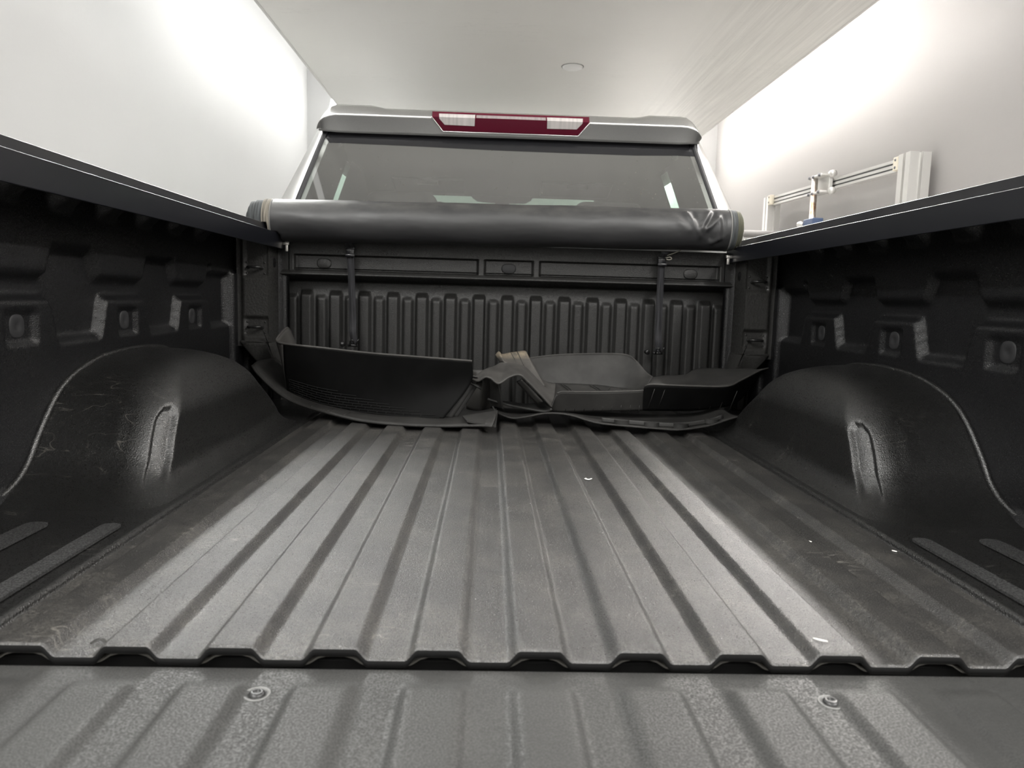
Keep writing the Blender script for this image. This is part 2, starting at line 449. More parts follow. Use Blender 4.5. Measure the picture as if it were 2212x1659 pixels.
def wallpaint(name, base, rough, kind):
    m, N, L, b = mat(name, base, rough, 0, 0.4)
    v = coords(N, L)
    big = noise(N, L, v, 1.3, 3.0, 0.5)
    col = mixc(N, L, ramp(N, L, big, 0.3, 0.7), tuple(c * 0.96 for c in base), base)
    if kind == 'wall':      # a few dark scuffs and hairline scratches
        sv = coords(N, L, (3, 1.2, 6))
        a = noise(N, L, sv, 3.5, 6.0, 0.7)
        sub = N.new('ShaderNodeMath'); sub.operation = 'SUBTRACT'; sub.inputs[1].default_value = 0.5; L.new(a, sub.inputs[0])
        ab = N.new('ShaderNodeMath'); ab.operation = 'ABSOLUTE'; L.new(sub.outputs[0], ab.inputs[0])
        line = ramp(N, L, ab.outputs[0], 0.0, 0.004, (1, 1, 1), (0, 0, 0))
        mask = ramp(N, L, noise(N, L, v, 1.7, 2.0), 0.56, 0.64)
        mm = N.new('ShaderNodeMath'); mm.operation = 'MULTIPLY'; L.new(line, mm.inputs[0]); L.new(mask, mm.inputs[1])
        ms = N.new('ShaderNodeMath'); ms.operation = 'MULTIPLY'; ms.inputs[1].default_value = 0.25; L.new(mm.outputs[0], ms.inputs[0])
        col = mixc(N, L, ms.outputs[0], col, (0.35, 0.33, 0.31))
        bump(N, L, b, noise(N, L, v, 60.0, 3.0), 0.06, 0.004)
    else:                   # board: long fine scratches
        sv = coords(N, L, (1.0, 9, 1))
        a = noise(N, L, sv, 2.2, 5.0, 0.65)
        sub = N.new('ShaderNodeMath'); sub.operation = 'SUBTRACT'; sub.inputs[1].default_value = 0.5; L.new(a, sub.inputs[0])
        ab = N.new('ShaderNodeMath'); ab.operation = 'ABSOLUTE'; L.new(sub.outputs[0], ab.inputs[0])
        line = ramp(N, L, ab.outputs[0], 0.0, 0.0035, (1, 1, 1), (0, 0, 0))
        mask = ramp(N, L, noise(N, L, v, 2.5, 3.0), 0.53, 0.62)
        mm = N.new('ShaderNodeMath'); mm.operation = 'MULTIPLY'; L.new(line, mm.inputs[0]); L.new(mask, mm.inputs[1])
        ms = N.new('ShaderNodeMath'); ms.operation = 'MULTIPLY'; ms.inputs[1].default_value = 0.35; L.new(mm.outputs[0], ms.inputs[0])
        col = mixc(N, L, ms.outputs[0], col, (0.22, 0.21, 0.20))
        # brushed streaks on the right-hand side of the board
        st = noise(N, L, coords(N, L, (60, 1.6, 1)), 1.0, 3.0, 0.6)
        sep = N.new('ShaderNodeSeparateXYZ'); L.new(v, sep.inputs[0])
        side = ramp(N, L, sep.outputs['X'], 0.75, 1.25)
        hm = N.new('ShaderNodeMath'); hm.operation = 'MULTIPLY'; L.new(st, hm.inputs[0]); L.new(side, hm.inputs[1])
        bump(N, L, b, hm.outputs[0], 0.5, 0.004)
        tint = mixc(N, L, ramp(N, L, st, 0.35, 0.7), (0.80, 0.80, 0.80), (1, 1, 1))
        sd = N.new('ShaderNodeMath'); sd.operation = 'MULTIPLY'; sd.inputs[1].default_value = 0.8; L.new(side, sd.inputs[0])
        col = mixc(N, L, sd.outputs[0], col, mixc(N, L, 1.0, col, tint, 'MULTIPLY'))
    L.new(col, b.inputs['Base Color'])
    return m
M['wall_white'] = wallpaint('white_wall_paint', (0.50, 0.50, 0.497), 0.5, 'wall')
M['wall_warm'] = wallpaint('warm_white_wall_paint', (0.37, 0.357, 0.347), 0.5, 'wall')
M['board'] = wallpaint('white_ceiling_board', (0.85, 0.836, 0.806), 0.4, 'board')
M['light_blocker'] = mat('dark_light_blocker', (0.06, 0.06, 0.06), 0.8)[0]
M['concrete'] = mat('grey_concrete', (0.72, 0.71, 0.69), 0.7)[0]
M['white_plastic'] = mat('white_plastic', (0.97, 0.97, 0.96), 0.4)[0]
M['label'] = mat('pale_visor_label', (0.55, 0.54, 0.50), 0.7)[0]
M['rim_shadow'] = mat('grey_rim_shadow', (0.30, 0.30, 0.29), 0.7)[0]
M['alu'] = mat('anodised_aluminium', (0.72, 0.71, 0.69), 0.35, 0.55)[0]
M['alu_dark'] = mat('shadowed_slot', (0.12, 0.12, 0.13), 0.6)[0]
M['ivory'] = mat('ivory_plastic', (0.78, 0.72, 0.60), 0.5)[0]
def rusty():
    m, N, L, b = mat('rusty_steel_rod', (0.5, 0.45, 0.4), 0.4, 0.6)
    n = noise(N, L, coords(N, L), 40.0, 4.0)
    L.new(mixc(N, L, ramp(N, L, n, 0.4, 0.6), (0.55, 0.52, 0.48), (0.32, 0.19, 0.12)), b.inputs['Base Color'])
    return m
M['rust'] = rusty()
M['blue'] = mat('blue_clamp_paint', (0.06, 0.09, 0.17), 0.5)[0]
M['foam'] = mat('grey_foam_sleeve', (0.15, 0.145, 0.14), 0.85)[0]

# ------------------------------------------------------------------ the setting
def structure(o): o['kind'] = 'structure'; return o
GZ = -0.85                                  # garage floor
XL, XR, YF, YB, ZT = -1.55, 1.75, 5.45, -4.6, 3.1
structure(box('floor', ((XL + XR) / 2, (YF + YB) / 2, GZ - 0.05), (XR - XL + 0.4, YF - YB + 0.4, 0.1), M['concrete']))
structure(box('wall_left', (XL - 0.05, (YF + YB) / 2, (GZ + ZT) / 2), (0.1, YF - YB, ZT - GZ), M['wall_white']))
structure(box('wall_right', (XR + 0.05, (YF + YB) / 2, (GZ + ZT) / 2), (0.1, YF - YB, ZT - GZ), M['wall_warm']))
structure(box('wall_front', ((XL + XR) / 2, YF + 0.05, (GZ + ZT) / 2), (XR - XL + 0.2, 0.1, ZT - GZ), M['wall_white']))
structure(box('wall_back', ((XL + XR) / 2, YB - 0.05, (GZ + ZT) / 2), (XR - XL + 0.2, 0.1, ZT - GZ), M['wall_white']))
structure(box('ceiling_upper', ((XL + XR) / 2, (YF + YB) / 2, ZT + 0.05), (XR - XL + 0.2, YF - YB + 0.2, 0.1), M['wall_white']))
structure(box('wall_light_baffle', ((XL + XR) / 2, 1.86, (1.50 + ZT) / 2 + 0.0), (XR - XL, 0.04, ZT - 1.50), M['wall_white']))  # unseen baffle added to keep bay light from passing over the board
# hung board: the visible ceiling, its edges stop short of the walls
bl, br = -1.009, 1.348
structure(box('ceiling', ((bl + br) / 2, 3.58, 1.515), (br - bl, 3.4, 0.03), M['board'], None, 0.003))
structure(box('ceiling_light_blocker', ((bl + br) / 2, 3.6, 1.96), (br - bl - 0.03, 3.3, 0.85), M['light_blocker'], None, 0.01))  # unseen slab added to stop strip light crossing above the board
structure(box('trim_1', (bl - 0.006, 3.58, 1.512), (0.012, 3.4, 0.026), M['alu'], None, 0.002))
structure(box('trim_2', (br + 0.006, 3.58, 1.512), (0.012, 3.4, 0.026), M['alu'], None, 0.002))
bm = bmesh.new(); disc_bm(bm, (0.317, 3.074, 1.50), (0, 0, -1), [(0.0, 0.010), (0.041, 0.0095), (0.047, 0.007), (0.0505, 0.003), (0.0505, -0.002)], 32)
cp_ = tag(bmobj('ceiling_cover_plate', bm, M['white_plastic']), 'small round white cover plate set flush in the pale ceiling board', 'cover plate')
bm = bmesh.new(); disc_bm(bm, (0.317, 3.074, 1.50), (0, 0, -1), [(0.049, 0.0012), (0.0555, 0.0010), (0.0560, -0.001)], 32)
bmobj('rim_shadow', bm, M['rim_shadow'], cp_)  # ring that paints the rim shadow round the cover plate

# ------------------------------------------------------------------ the pickup truck
truck = empty('pickup_truck', (0, 1.2, GZ))
tag(truck, 'silver pickup truck with black lined open bed, tailgate lowered, seen from behind', 'truck')
P = 0.1046; RH = 0.012
Y1 = 1.786
def floor_z(x):
    k = round(x / P)
    k = max(-5, min(5, k))
    d = abs(x - k * P)
    return -RH * ss(0.0200, 0.0340, d)
xs = []
for k in range(-5, 6):
    for d in (-0.0523, -0.043, -0.0355, -0.0335, -0.031, -0.028, -0.025, -0.0225, -0.0205, -0.0185, -0.010, 0, 0.010, 0.0185, 0.0205, 0.0225, 0.025, 0.028, 0.031, 0.0335, 0.0355, 0.043, 0.0523):
        if not (d == -0.0523 and k > -5): xs.append(k * P + d)
xs = [-0.5775] + xs + [0.5775]
ys = [0.0, 0.0, 0.002, 0.006] + lin(0.03, Y1 + 0.06, 40)
def ffn(x, y):
    return (x, y, floor_z(x))
yl = lin(0.006, Y1 + 0.06, 40)
# floor sheet with a rolled rear lip
lip_y = [(0.012, -0.0105), (0.002, -0.0105), (0.0, -0.0085), (0.0, -0.0042), (0.0006, -0.0021)]
prof_y = [(0.0006, -0.0021), (0.0018, -0.0007), (0.0045, 0.0)] + [(y, 0.0) for y in lin(0.02, Y1 + 0.06, 40)]
grid('bed_floor', xs, list(range(len(prof_y))), lambda x, j: (x, prof_y[j][0], floor_z(x) + prof_y[j][1]), M['floor_liner'], truck)
grid('bed_floor_lip', xs, list(range(len(lip_y))), lambda x, j: (x, lip_y[j][0], floor_z(x) + lip_y[j][1]), M['lip'], truck)
def low_z(x):
    k = max(-5, min(5, round(x / P))); d = abs(x - k * P)
    return -0.0115 - 0.0095 * ss(0.012, 0.032, d)
lo = grid('bed_sheet_edge', xs, [0.006, 0.06], lambda x, y: (x, y, low_z(x)), M['steel_edge'], truck)
solid(lo, 0.0012)
box('bed_sill', (0, 0.05, -0.062), (1.5, 0.06, 0.08), M['black'], truck, 0.003)

def side_floor(sx):
    def z(x, y):
        v = -0.004
        v -= 0.010 * (1 - ss(0.5785, 0.5815, x))                       # seam groove
        return v
    X = [0.5775, 0.5785, 0.580, 0.5815, 0.59] + lin(0.602, 0.645, 18) + lin(0.66, 0.70, 4) + lin(0.708, 0.758, 18) + lin(0.78, 0.90, 6)
    Y = [0.0, 0.0001] + lin(0.02, 0.36, 12) + lin(0.375, 0.41, 10) + lin(0.45, Y1 + 0.06, 12)
    for xa, xb in ((0.609, 0.637), (0.717, 0.750)):
        prism('raised_strip', round_poly([(sx * xa, 0.004), (sx * xb, 0.004), (sx * xb, 0.392), (sx * xa, 0.392)], 0.012, 4) and [(px, py, -0.0025) for px, py in round_poly([(sx * xa, 0.004), (sx * xb, 0.004), (sx * xb, 0.392), (sx * xa, 0.392)], 0.010, 4)], (0, 0, 0.0042), M['worn'], truck, 0.0012, 2)
    o = grid('bed_side_floor', X, Y, lambda x, y: (sx * x, y, z(x, y) if y > 0 else -0.03), M['house'], truck, flip=(sx < 0))
    return o
side_floor(1); side_floor(-1)

# --- wheel housings
ZL = [-0.012, -0.006, -0.002, 0.0, 0.003, 0.006, 0.010, 0.014, 0.018, 0.022, 0.027, 0.033, 0.039, 0.045, 0.052, 0.06, 0.068, 0.076, 0.084, 0.092, 0.10, 0.107, 0.113, 0.118, 0.123, 0.128, 0.133, 0.138, 0.144, 0.15, 0.156, 0.162, 0.168, 0.174, 0.18, 0.185, 0.19, 0.195, 0.2, 0.2045, 0.2085, 0.212, 0.2145, 0.2165, 0.218, 0.219]
YR = [(-0.012, 0.40), (-0.008, 0.44), (-0.004, 0.472), (0, 0.494), (0.006, 0.517), (0.012, 0.535), (0.02, 0.554), (0.03, 0.571), (0.05, 0.594), (0.08, 0.616), (0.11, 0.641), (0.14, 0.669), (0.165, 0.699), (0.185, 0.738), (0.2, 0.785), (0.21, 0.83), (0.216, 0.87), (0.22, 0.92)]
YFr = [(-0.012, 1.45), (0, 1.41), (0.01, 1.395), (0.024, 1.385), (0.044, 1.372), (0.08, 1.325), (0.11, 1.275), (0.125, 1.252), (0.14, 1.240), (0.165, 1.228), (0.185, 1.212), (0.2, 1.182), (0.21, 1.152), (0.216, 1.12), (0.22, 1.07)]
XI = [(-0.012, 0.590), (-0.008, 0.592), (-0.004, 0.598), (0, 0.607), (0.006, 0.618), (0.012, 0.626), (0.02, 0.632), (0.03, 0.637), (0.08, 0.645), (0.12, 0.650), (0.135, 0.655), (0.15, 0.663), (0.165, 0.674), (0.18, 0.689), (0.19, 0.702), (0.2, 0.719), (0.21, 0.742), (0.216, 0.764), (0.22, 0.795)]
def wheel_housing(sx):
    V = []; rows = []
    for z in ZL:
        yr, yf, xi = interp(YR, z), interp(YFr, z), interp(XI, z)
        rc = 0.066 + 0.03 * ss(0.13, 0.22, z)
        pts = []
        for t in lin(0, 1, 16)[:-1]: pts.append(((0.90 + (xi + rc - 0.90) * t, yr), (0, -1)))
        for t in lin(0, 1, 49)[:-1]:
            a = t * PI / 2
            pts.append(((xi + rc - rc * math.sin(a), yr + rc - rc * math.cos(a)), (-math.sin(a), -math.cos(a))))
        for t in lin(0, 1, 40)[:-1]: pts.append(((xi, yr + rc + (yf - yr - 2 * rc) * t), (-1, 0)))
        for t in lin(0, 1, 16)[:-1]:
            a = t * PI / 2
            pts.append(((xi + rc - rc * math.cos(a), yf - rc + rc * math.sin(a)), (-math.cos(a), math.sin(a))))
        for t in lin(0, 1, 8): pts.append(((xi + rc + (0.90 - xi - rc) * t, yf), (0, 1)))
        row = []
        # arc length measured from the middle of the rear corner
        s = 0; S = [0]
        for (p, _), (q, _) in zip(pts, pts[1:]): S.append(S[-1] + math.dist(p, q))
        s0 = S[15 + 31]
        for (p, n), sl in zip(pts, S):
            u = sl - s0
            d = -0.0105 * boxw(u, -0.022, 0.022, 0.011) * boxw(z, 0.012 + 0.35 * max(0.0, abs(u) - 0.012), 0.132 - 0.9 * max(0.0, abs(u) - 0.008), 0.012)      # tall recessed pocket in the corner
            d += 0.0035 * boxw(u, -0.094, -0.076, 0.014) * boxw(z, 0.07, 0.135, 0.02)       # small raised bar beside it
            row.append(len(V)); V.append((sx * (p[0] + n[0] * d), p[1] + n[1] * d, z))
        rows.append(row)
    F = []
    for A, B in zip(rows, rows[1:]):
        for k in range(len(A) - 1): F.append((A[k], A[k + 1], B[k + 1], B[k]))
    # cap: bridge the two straight halves of the last row
    last = rows[-1]
    c = len(V); cx = sum(V[i][0] for i in last) / len(last); cyy = sum(V[i][1] for i in last) / len(last)
    V.append((sx * 0.84, 0.995, 0.2215))
    for k in range(len(last) - 1): F.append((last[k], last[k + 1], c))
    F.append((last[-1], last[0], c))
    if sx < 0: F = [f[::-1] for f in F]
    F = [f[::-1] for f in F]
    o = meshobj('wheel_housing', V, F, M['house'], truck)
    arch = [(sx * 0.866, y - 0.006, z) for z, y in YR[0:]] + [(sx * 0.866, 0.995, 0.2225)] + [(sx * 0.866, y + 0.006, z) for z, y in YFr[::-1]]
    arch = [(sx * 0.866, 0.33, -0.006)] + arch
    tube('housing_rim', crom(arch, 110), 0.0062, M['house'], o, 8)
    return o
wheel_housing(1); wheel_housing(-1)

# --- bed side walls
YK = (0.209, 0.59, 0.971, 1.352)
def wall_p(y, z):
    """how far the wall stands proud (towards the middle of the bed)"""
    m = max(boxw(y, k - 0.105, k + 0.10, 0.034) for k in YK)
    zl = 0.257 + 0.079 * m
    m2 = max(boxw(y, k - 0.125, k + 0.09, 0.03) for k in YK)
    zu = 0.428 - 0.055 * m2
    if y > 1.40:
        zl = 0.257 + 0.079 * (1 - ss(1.445, 1.475, y)); zu = 0.405 if y > 1.47 else zu
    lower = 1 - ss(zl - 0.010, zl + 0.010, z)
    upper = ss(zu - 0.010, zu + 0.012, z)
    p = 0.020 * max(lower, upper)
    for k in YK:                                                    # pocket round each plug
        p -= 0.009 * boxw(y, k - 0.041, k + 0.044, 0.010) * boxw(z, 0.256, 0.311, 0.010)
    p = max(p, 0.034 * ss(1.606, 1.632, y) * boxw(z, -0.2, 0.42, 0.02))
    p = max(p, 0.05 * ss(1.70, 1.72, y))
    for j in range(9):                                              # flutes under the bed cap
        c = 0.05 + 0.168 * j
        p += 0.03 * boxw(y, c - 0.035, c + 0.035, 0.03) * ss(0.492, 0.525, z)
    p += 0.02 * (1 - ss(-0.01, 0.02, z))                            # cove at the floor
    return p
def bed_side(sx):
    Y = lin(0.0, 1.80, 300); Z = lin(-0.012, 0.532, 110)
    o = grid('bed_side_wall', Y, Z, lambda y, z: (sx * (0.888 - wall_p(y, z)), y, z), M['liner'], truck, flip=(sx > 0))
    for k in YK[1:]:
        bm = bmesh.new()
        n = 28; R = []
        for (r, h) in ((0.0, 0.0042), (0.30, 0.0042), (0.34, 0.0047), (0.86, 0.0047), (0.97, 0.0036), (1.0, 0.0)):
            R.append((r, h))
        rings = []
        for r, h in R:
            ring = []
            for q in range(n):
                a = 2 * PI * q / n
                e = 2.0 / 2.6
                cx_, cz_ = math.copysign(abs(math.cos(a)) ** e, math.cos(a)), math.copysign(abs(math.sin(a)) ** e, math.sin(a))
                ring.append(bm.verts.new((sx * (0.880 - h), k + r * 0.0215 * cx_, 0.286 + r * 0.0215 * cz_)))
            rings.append(ring)
        for A, B in zip(rings, rings[1:]):
            for q in range(n):
                try: bm.faces.new((A[q], A[(q + 1) % n], B[(q + 1) % n], B[q]))
                except ValueError: pass
        bmesh.ops.remove_doubles(bm, verts=bm.verts, dist=1e-5)
        bmobj('plug', bm, M['plug'], o)
    # cap, outer fender and rear end of the side
    prof = round_poly([(sx * 0.955, 0.528), (sx * 0.955, 0.534), (sx * 0.968, 0.530), (sx * 0.985, 0.50), (sx * 0.985, -0.25), (sx * 0.955, -0.25), (sx * 0.955, 0.49)], 0.012, 3)
    extrude_profile('bed_side_panel', prof, [0.0, 0.6, 1.2, 1.83], M['silver'], truck)
    extrude_profile('bed_cap', round_poly([(sx * 0.742, 0.528), (sx * 0.742, 0.536), (sx * 0.955, 0.538), (sx * 0.960, 0.528)], 0.003, 2), [0.0, 0.9, 1.83], M['liner'], truck)
    prism('bed_rear_pillar', [(sx * 0.80, 0.0, -0.2), (sx * 0.97, 0.0, -0.2), (sx * 0.97, 0.0, 0.53), (sx * 0.80, 0.0, 0.53)], (0, 0.03, 0), M['silver'], truck, 0.004)
    return o
bed_side(1); bed_side(-1)

# --- forward corner posts with tie-down loops
def corner_post(sx):
    def prot(z):
        return 0.0
    xo, xi = 0.846, 0.757
    YP = 1.648
    def front(x, z):
        rec = 0.011 * boxw(z, 0.404, 0.60, 0.014) + 0.011 * boxw(z, 0.222, 0.277, 0.014)
        rec *= ss(xi - 0.01, xi + 0.004, x) * (1 - ss(xo - 0.022, xo - 0.006, x))
        edge = 0.012 * ss(xo - 0.016, xo, x)
        return YP + rec + edge
    X = [xi] + lin(xi + 0.001, xo, 24)
    Z = lin(0.186, 0.53, 130)
    V = []; F = []
    nx = len(X)
    for z in Z:
        zz = z
        V.append((sx * xi, Y1 + 0.02, z))                     # inner return wall
        V.append((sx * (xi - 0.002), 1.70, z))
        for x in X:
            V.append((sx * x, front(x, z), z))
        V.append((sx * (xo + 0.010), YP + 0.010, z)); V.append((sx * 0.872, YP + 0.034, z))
    n = nx + 4
    # the foot flares forward: lower rows slope inwards towards the bulkhead
    for j in range(len(Z) - 1):
        for k in range(n - 1):
            a = j * n + k
            F.append((a, a + 1, a + n + 1, a + n))
    if sx < 0: F = [f[::-1] for f in F]
    o = sharp(meshobj('corner_post', V, F, M['post'], truck), 50)
    # sloping foot
    bm = bmesh.new()
    for p in ((0.843, 1.641, 0.196), (0.757, 1.641, 0.196), (0.756, 1.720, 0.060), (0.728, 1.735, 0.050), (0.728, 1.81, 0.050), (0.756, 1.81, 0.205), (0.850, 1.81, 0.205), (0.770, 1.81, 0.055), (0.757, 1.645, 0.205), (0.848, 1.650, 0.205)):
        bm.verts.new((sx * p[0], p[1], p[2]))
    bmesh.ops.convex_hull(bm, input=bm.verts)
    bmesh.ops.dissolve_limit(bm, angle_limit=0.05, verts=bm.verts, edges=bm.edges)
    bmesh.ops.bevel(bm, geom=list(bm.edges), offset=0.006, segments=3, affect='EDGES', profile=0.5)
    bmobj('post_foot', bm, M['post'], o)
    for zc in (0.432, 0.246):
        xc = 0.797
        hk = [(sx * (xc - 0.022), YP + 0.016, zc), (sx * (xc - 0.021), YP - 0.004, zc + 0.001), (sx * (xc - 0.014), YP - 0.016, zc + 0.002), (sx * xc, YP - 0.019, zc + 0.002), (sx * (xc + 0.014), YP - 0.016, zc + 0.002), (sx * (xc + 0.021), YP - 0.004, zc + 0.001), (sx * (xc + 0.022), YP + 0.016, zc)]
        tube('tie_down_loop', crom(hk, 20), 0.0042, M['hook'], o, 10)
        for dx, dz in ((-0.028, 0.017), (0.028, 0.017), (-0.028, -0.017), (0.028, -0.017)):
            bm = bmesh.new(); disc_bm(bm, (sx * (xc + dx), YP + 0.012, zc + dz), (0, -1, 0), [(0, 0.004), (0.0025, 0.003), (0.0038, 0.0)], 10)
            bmobj('rivet', bm, M['bulk'], o)
    return o
corner_post(1); corner_post(-1)

# --- front wall of the bed
def bulk_y(x, z):
    y = 1.786
    # upper panel with three long recessed windows
    up = ss(0.398, 0.420, z)
    yu = 1.776
    ax = abs(x)
    for a, b in ((-0.706, -0.1035), (-0.0795, 0.0795), (0.1035, 0.706)):
        w = boxw(x, a, b, 0.010) * boxw(z, 0.4345, 0.4835, 0.006)
        yu += 0.012 * w
        g = boxw(x, a, b, 0.006) * boxw(z, 0.4345, 0.4405, 0.003)
        yu += 0.006 * g
    yu += 0.012 * boxw(z, 0.405, 0.425, 0.014) * 0 - 0.010 * boxw(z, 0.400, 0.428, 0.016)
    # ribbed field below, set back
    yl = 1.838
    fade = 1 - ss(0.350, 0.372, z)
    k = round(x / 0.0970); d = x - k * 0.0970
    crest = boxw(d, -0.0185, 0.0185, 0.006)
    e = abs(d) - 0.0485
    mid = boxw(e, -0.0148, 0.0148, 0.006) if e > -0.03 else 0
    mfade = 1 - ss(0.338, 0.360, z)
    yl -= 0.026 * crest * fade + 0.011 * mid * mfade
    yl += 0.006 * ss(0.335, 0.40, z)
    return yl + (yu - yl) * up
XB = []
for k in range(-10, 11):
    for d in lin(-0.0485, 0.0485, 22)[:-1]: XB.append(k * 0.0970 + d)
XB = sorted([x for x in XB if abs(x) < 0.895] + [a + e for a in (-0.706, -0.1035, -0.0795, 0.0795, 0.1035, 0.706) for e in (-0.006, -0.003, 0.003, 0.006)])
ZB = lin(-0.012, 0.32, 12) + lin(0.325, 0.395, 22) + lin(0.398, 0.431, 14) + lin(0.4325, 0.443, 15) + lin(0.447, 0.476, 5) + lin(0.479, 0.488, 10) + [0.50, 0.515, 0.53]
bulk = grid('bed_front_wall', XB, ZB, lambda x, z: (x, bulk_y(x, z), z), M['bulk'], truck, flip=False)
for xc in (-0.612, 0.0, 0.612):
    bm = bmesh.new(); n = 28
    rings = []
    for r, h in ((0.0, 0.004), (0.82, 0.004), (0.94, 0.003), (1.0, -0.001)):
        rings.append([bm.verts.new((xc + 0.0245 * r * math.copysign(abs(math.cos(2 * PI * q / n)) ** 0.7, math.cos(2 * PI * q / n)), 1.7875 - h, 0.4575 + 0.0165 * r * math.copysign(abs(math.sin(2 * PI * q / n)) ** 0.85, math.sin(2 * PI * q / n)))) for q in range(n)])
    for A, B in zip(rings, rings[1:]):
        for q in range(n): bm.faces.new((A[q], A[(q + 1) % n], B[(q + 1) % n], B[q]))
    bmesh.ops.remove_doubles(bm, verts=bm.verts, dist=1e-5)
    bmobj('plug', bm, M['plug'] if xc == 0 else M['bulk'], bulk)
extrude = [(-0.78, 0.53), (0.78, 0.53)]
box('bed_front_rail', (0, 1.812, 0.515), (1.56, 0.05, 0.035), M['lip'], truck, 0.008, 3)
# folded flange strips in the front corners
for sx in (1, -1):
    grid('corner_flange', lin(0, 1, 6), lin(0.02, 0.515, 8), lambda t, z: (sx * (0.722 + 0.038 * t), 1.772 + 0.010 * math.sin(t * PI * 1.5), z), M['liner'], truck)
    bm = bmesh.new(); disc_bm(bm, (sx * 0.7555, 1.715, 0.452), (-sx, 0, 0), [(0, 0.003), (0.013, 0.003), (0.016, 0.0)], 20)
    bmobj('plug', bm, M['liner'], truck)

# --- lowered tailgate
def tg_z(x, y):
    k = max(-6, min(6, round(x / P))); d = abs(x - k * P)
    a = ss(-0.028, -0.060, y) if False else ss(0.026, 0.062, -y)
    z = -0.0205 + 0.0088 * (1 - ss(0.0230, 0.0350, d)) * a
    z -= 0.014 * (1 - ss(0.0, 0.006, -y)) ** 2 * 1.0
    return z
XT = []
for k in range(-7, 8):
    for d in lin(-0.0523, 0.0523, 25)[:-1]: XT.append(k * P + d)
XT = [x for x in XT if abs(x) <= 0.725]
YT = [-0.0005, -0.001, -0.002, -0.0035, -0.005, -0.007, -0.010, -0.016] + lin(-0.022, -0.068, 18) + lin(-0.08, -0.58, 14)
tg = grid('tailgate', XT, YT, lambda x, y: (x, y, tg_z(x, y)), M['tailgate'], truck, flip=True)
box('tailgate_shell', (0, -0.30, -0.067), (1.50, 0.58, 0.07), M['silver'], truck, 0.01, 3)
for bx, by in ((-0.2705, -0.0545), (0.2775, -0.0580)):
    bm = bmesh.new()
    disc_bm(bm, (bx, by, -0.0205), (0, 0, 1), [(0.0128, -0.001), (0.0125, 0.0008), (0.0118, 0.0012), (0.0108, 0.0004), (0.0085, -0.0004)], 32)
    w = bmobj('washer', bm, M['washer'], tg)
    bm = bmesh.new()
    disc_bm(bm, (bx, by, -0.0205), (0, 0, 1), [(0.0082, -0.001), (0.0078, 0.0012), (0.0062, 0.0028), (0.0030, 0.0034), (0.0024, 0.0010), (0.0, 0.0010)], 28)
    bmobj('bolt', bm, M['bolt'], tg)

# --- cab
def wy(z): return 1.74 + 0.3 * z              # rear glass plane
def wx(z): return 0.7425 - (z - 0.677) * 0.318
zs = lin(0.55, 0.955, 10)
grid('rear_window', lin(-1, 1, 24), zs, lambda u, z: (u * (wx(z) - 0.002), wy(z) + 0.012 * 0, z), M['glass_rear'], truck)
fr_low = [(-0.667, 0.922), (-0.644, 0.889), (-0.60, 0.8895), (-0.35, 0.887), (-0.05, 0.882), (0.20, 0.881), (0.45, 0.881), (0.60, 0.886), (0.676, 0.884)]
grid('reflection_band', lin(-0.664, 0.674, 60), [0, 0.5, 1], lambda x, t: (x, wy(interp(fr_low, x) * (1 - t) + 0.935 * t) - 0.0012, interp(fr_low, x) * (1 - t) + 0.935 * t), M['trim_black'], truck)  # dark reflection of the spoiler underside, painted as a strip on the glass
for sx in (1, -1):
    sl = meshobj('window_seal', *(lambda Z: ([p for z in Z for p in ((sx * (wx(z) - 0.014), wy(z) - 0.002, z), (sx * (wx(z) + 0.003), wy(z) - 0.004, z))],
                 [(2 * i, 2 * i + 1, 2 * i + 3, 2 * i + 2) for i in range(len(Z) - 1)]))(zs), M['seal'], truck)
    solid(sl, 0.004)
    # silver rear pillar wrapping round to the side
    def pil(t, z, sx=sx):
        inner = wx(z) + 0.001
        outer = 0.803 - (z - 0.675) * 0.43
        if t <= 0.5:
            u = t / 0.5
            return (sx * (inner + (outer - inner) * u), wy(z) + 0.018 * u * u, z)
        u = (t - 0.5) / 0.5
        return (sx * (outer + 0.012 * math.sin(u * PI / 2) + 0.06 * u), wy(z) + 0.018 + 0.62 * u, z)
    pz = lin(0.40, 0.962, 20)
    grid('rear_pillar', [0, 0.1, 0.2, 0.3, 0.4, 0.46, 0.5, 0.52, 0.55, 0.6, 0.7, 0.85, 1.0], pz, pil, M['silver'], truck, flip=(sx < 0))
# roof edge and spoiler with the brake light let into it
ST = [-0.676, -0.672, -0.664, -0.650, -0.632, -0.612, -0.56, -0.495, -0.470, -0.445, -0.36, -0.2785, -0.26, -0.15, 0, 0.15, 0.26, 0.2735, 0.36, 0.437, 0.462, 0.49, 0.56, 0.600, 0.622, 0.640, 0.655, 0.664, 0.672]
def spoiler_sec(x):
    ax = abs(x)
    e = max(0.0, (ax - 0.605) / 0.070)
    e = min(e, 1.0)
    rise = 0.009 * ss(0.445, 0.490, ax)
    zt = 1.001 + rise
    drop = 0.048 * (1 - math.sqrt(max(0.0, 1 - e * e)))
    zb = 0.977 - drop
    zt2 = zt - 0.066 * e ** 2.2
    zl = 0.925 + 0.004 * e
    return [(x, 2.06, zt2 + 0.012), (x, 2.0, zt2 + 0.010), (x, 1.985, zt2 + 0.004), (x, 1.972, zt2 - 0.002), (x, 1.958 + 0.004 * e, zb + 0.004), (x, 1.956 + 0.004 * e, zb), (x, 1.958 + 0.004 * e, zb - 0.005), (x, 1.990, zl + 0.005), (x, 1.991, zl + 0.001), (x, 1.995, zl - 0.002), (x, 2.024, zl + 0.012)]
V = []; F = []
for x in ST: V += spoiler_sec(x)
n = 11
for i in range(len(ST) - 1):
    for k in range(n - 1):
        a = i * n + k
        F.append((a, a + n, a + n + 1, a + 1))
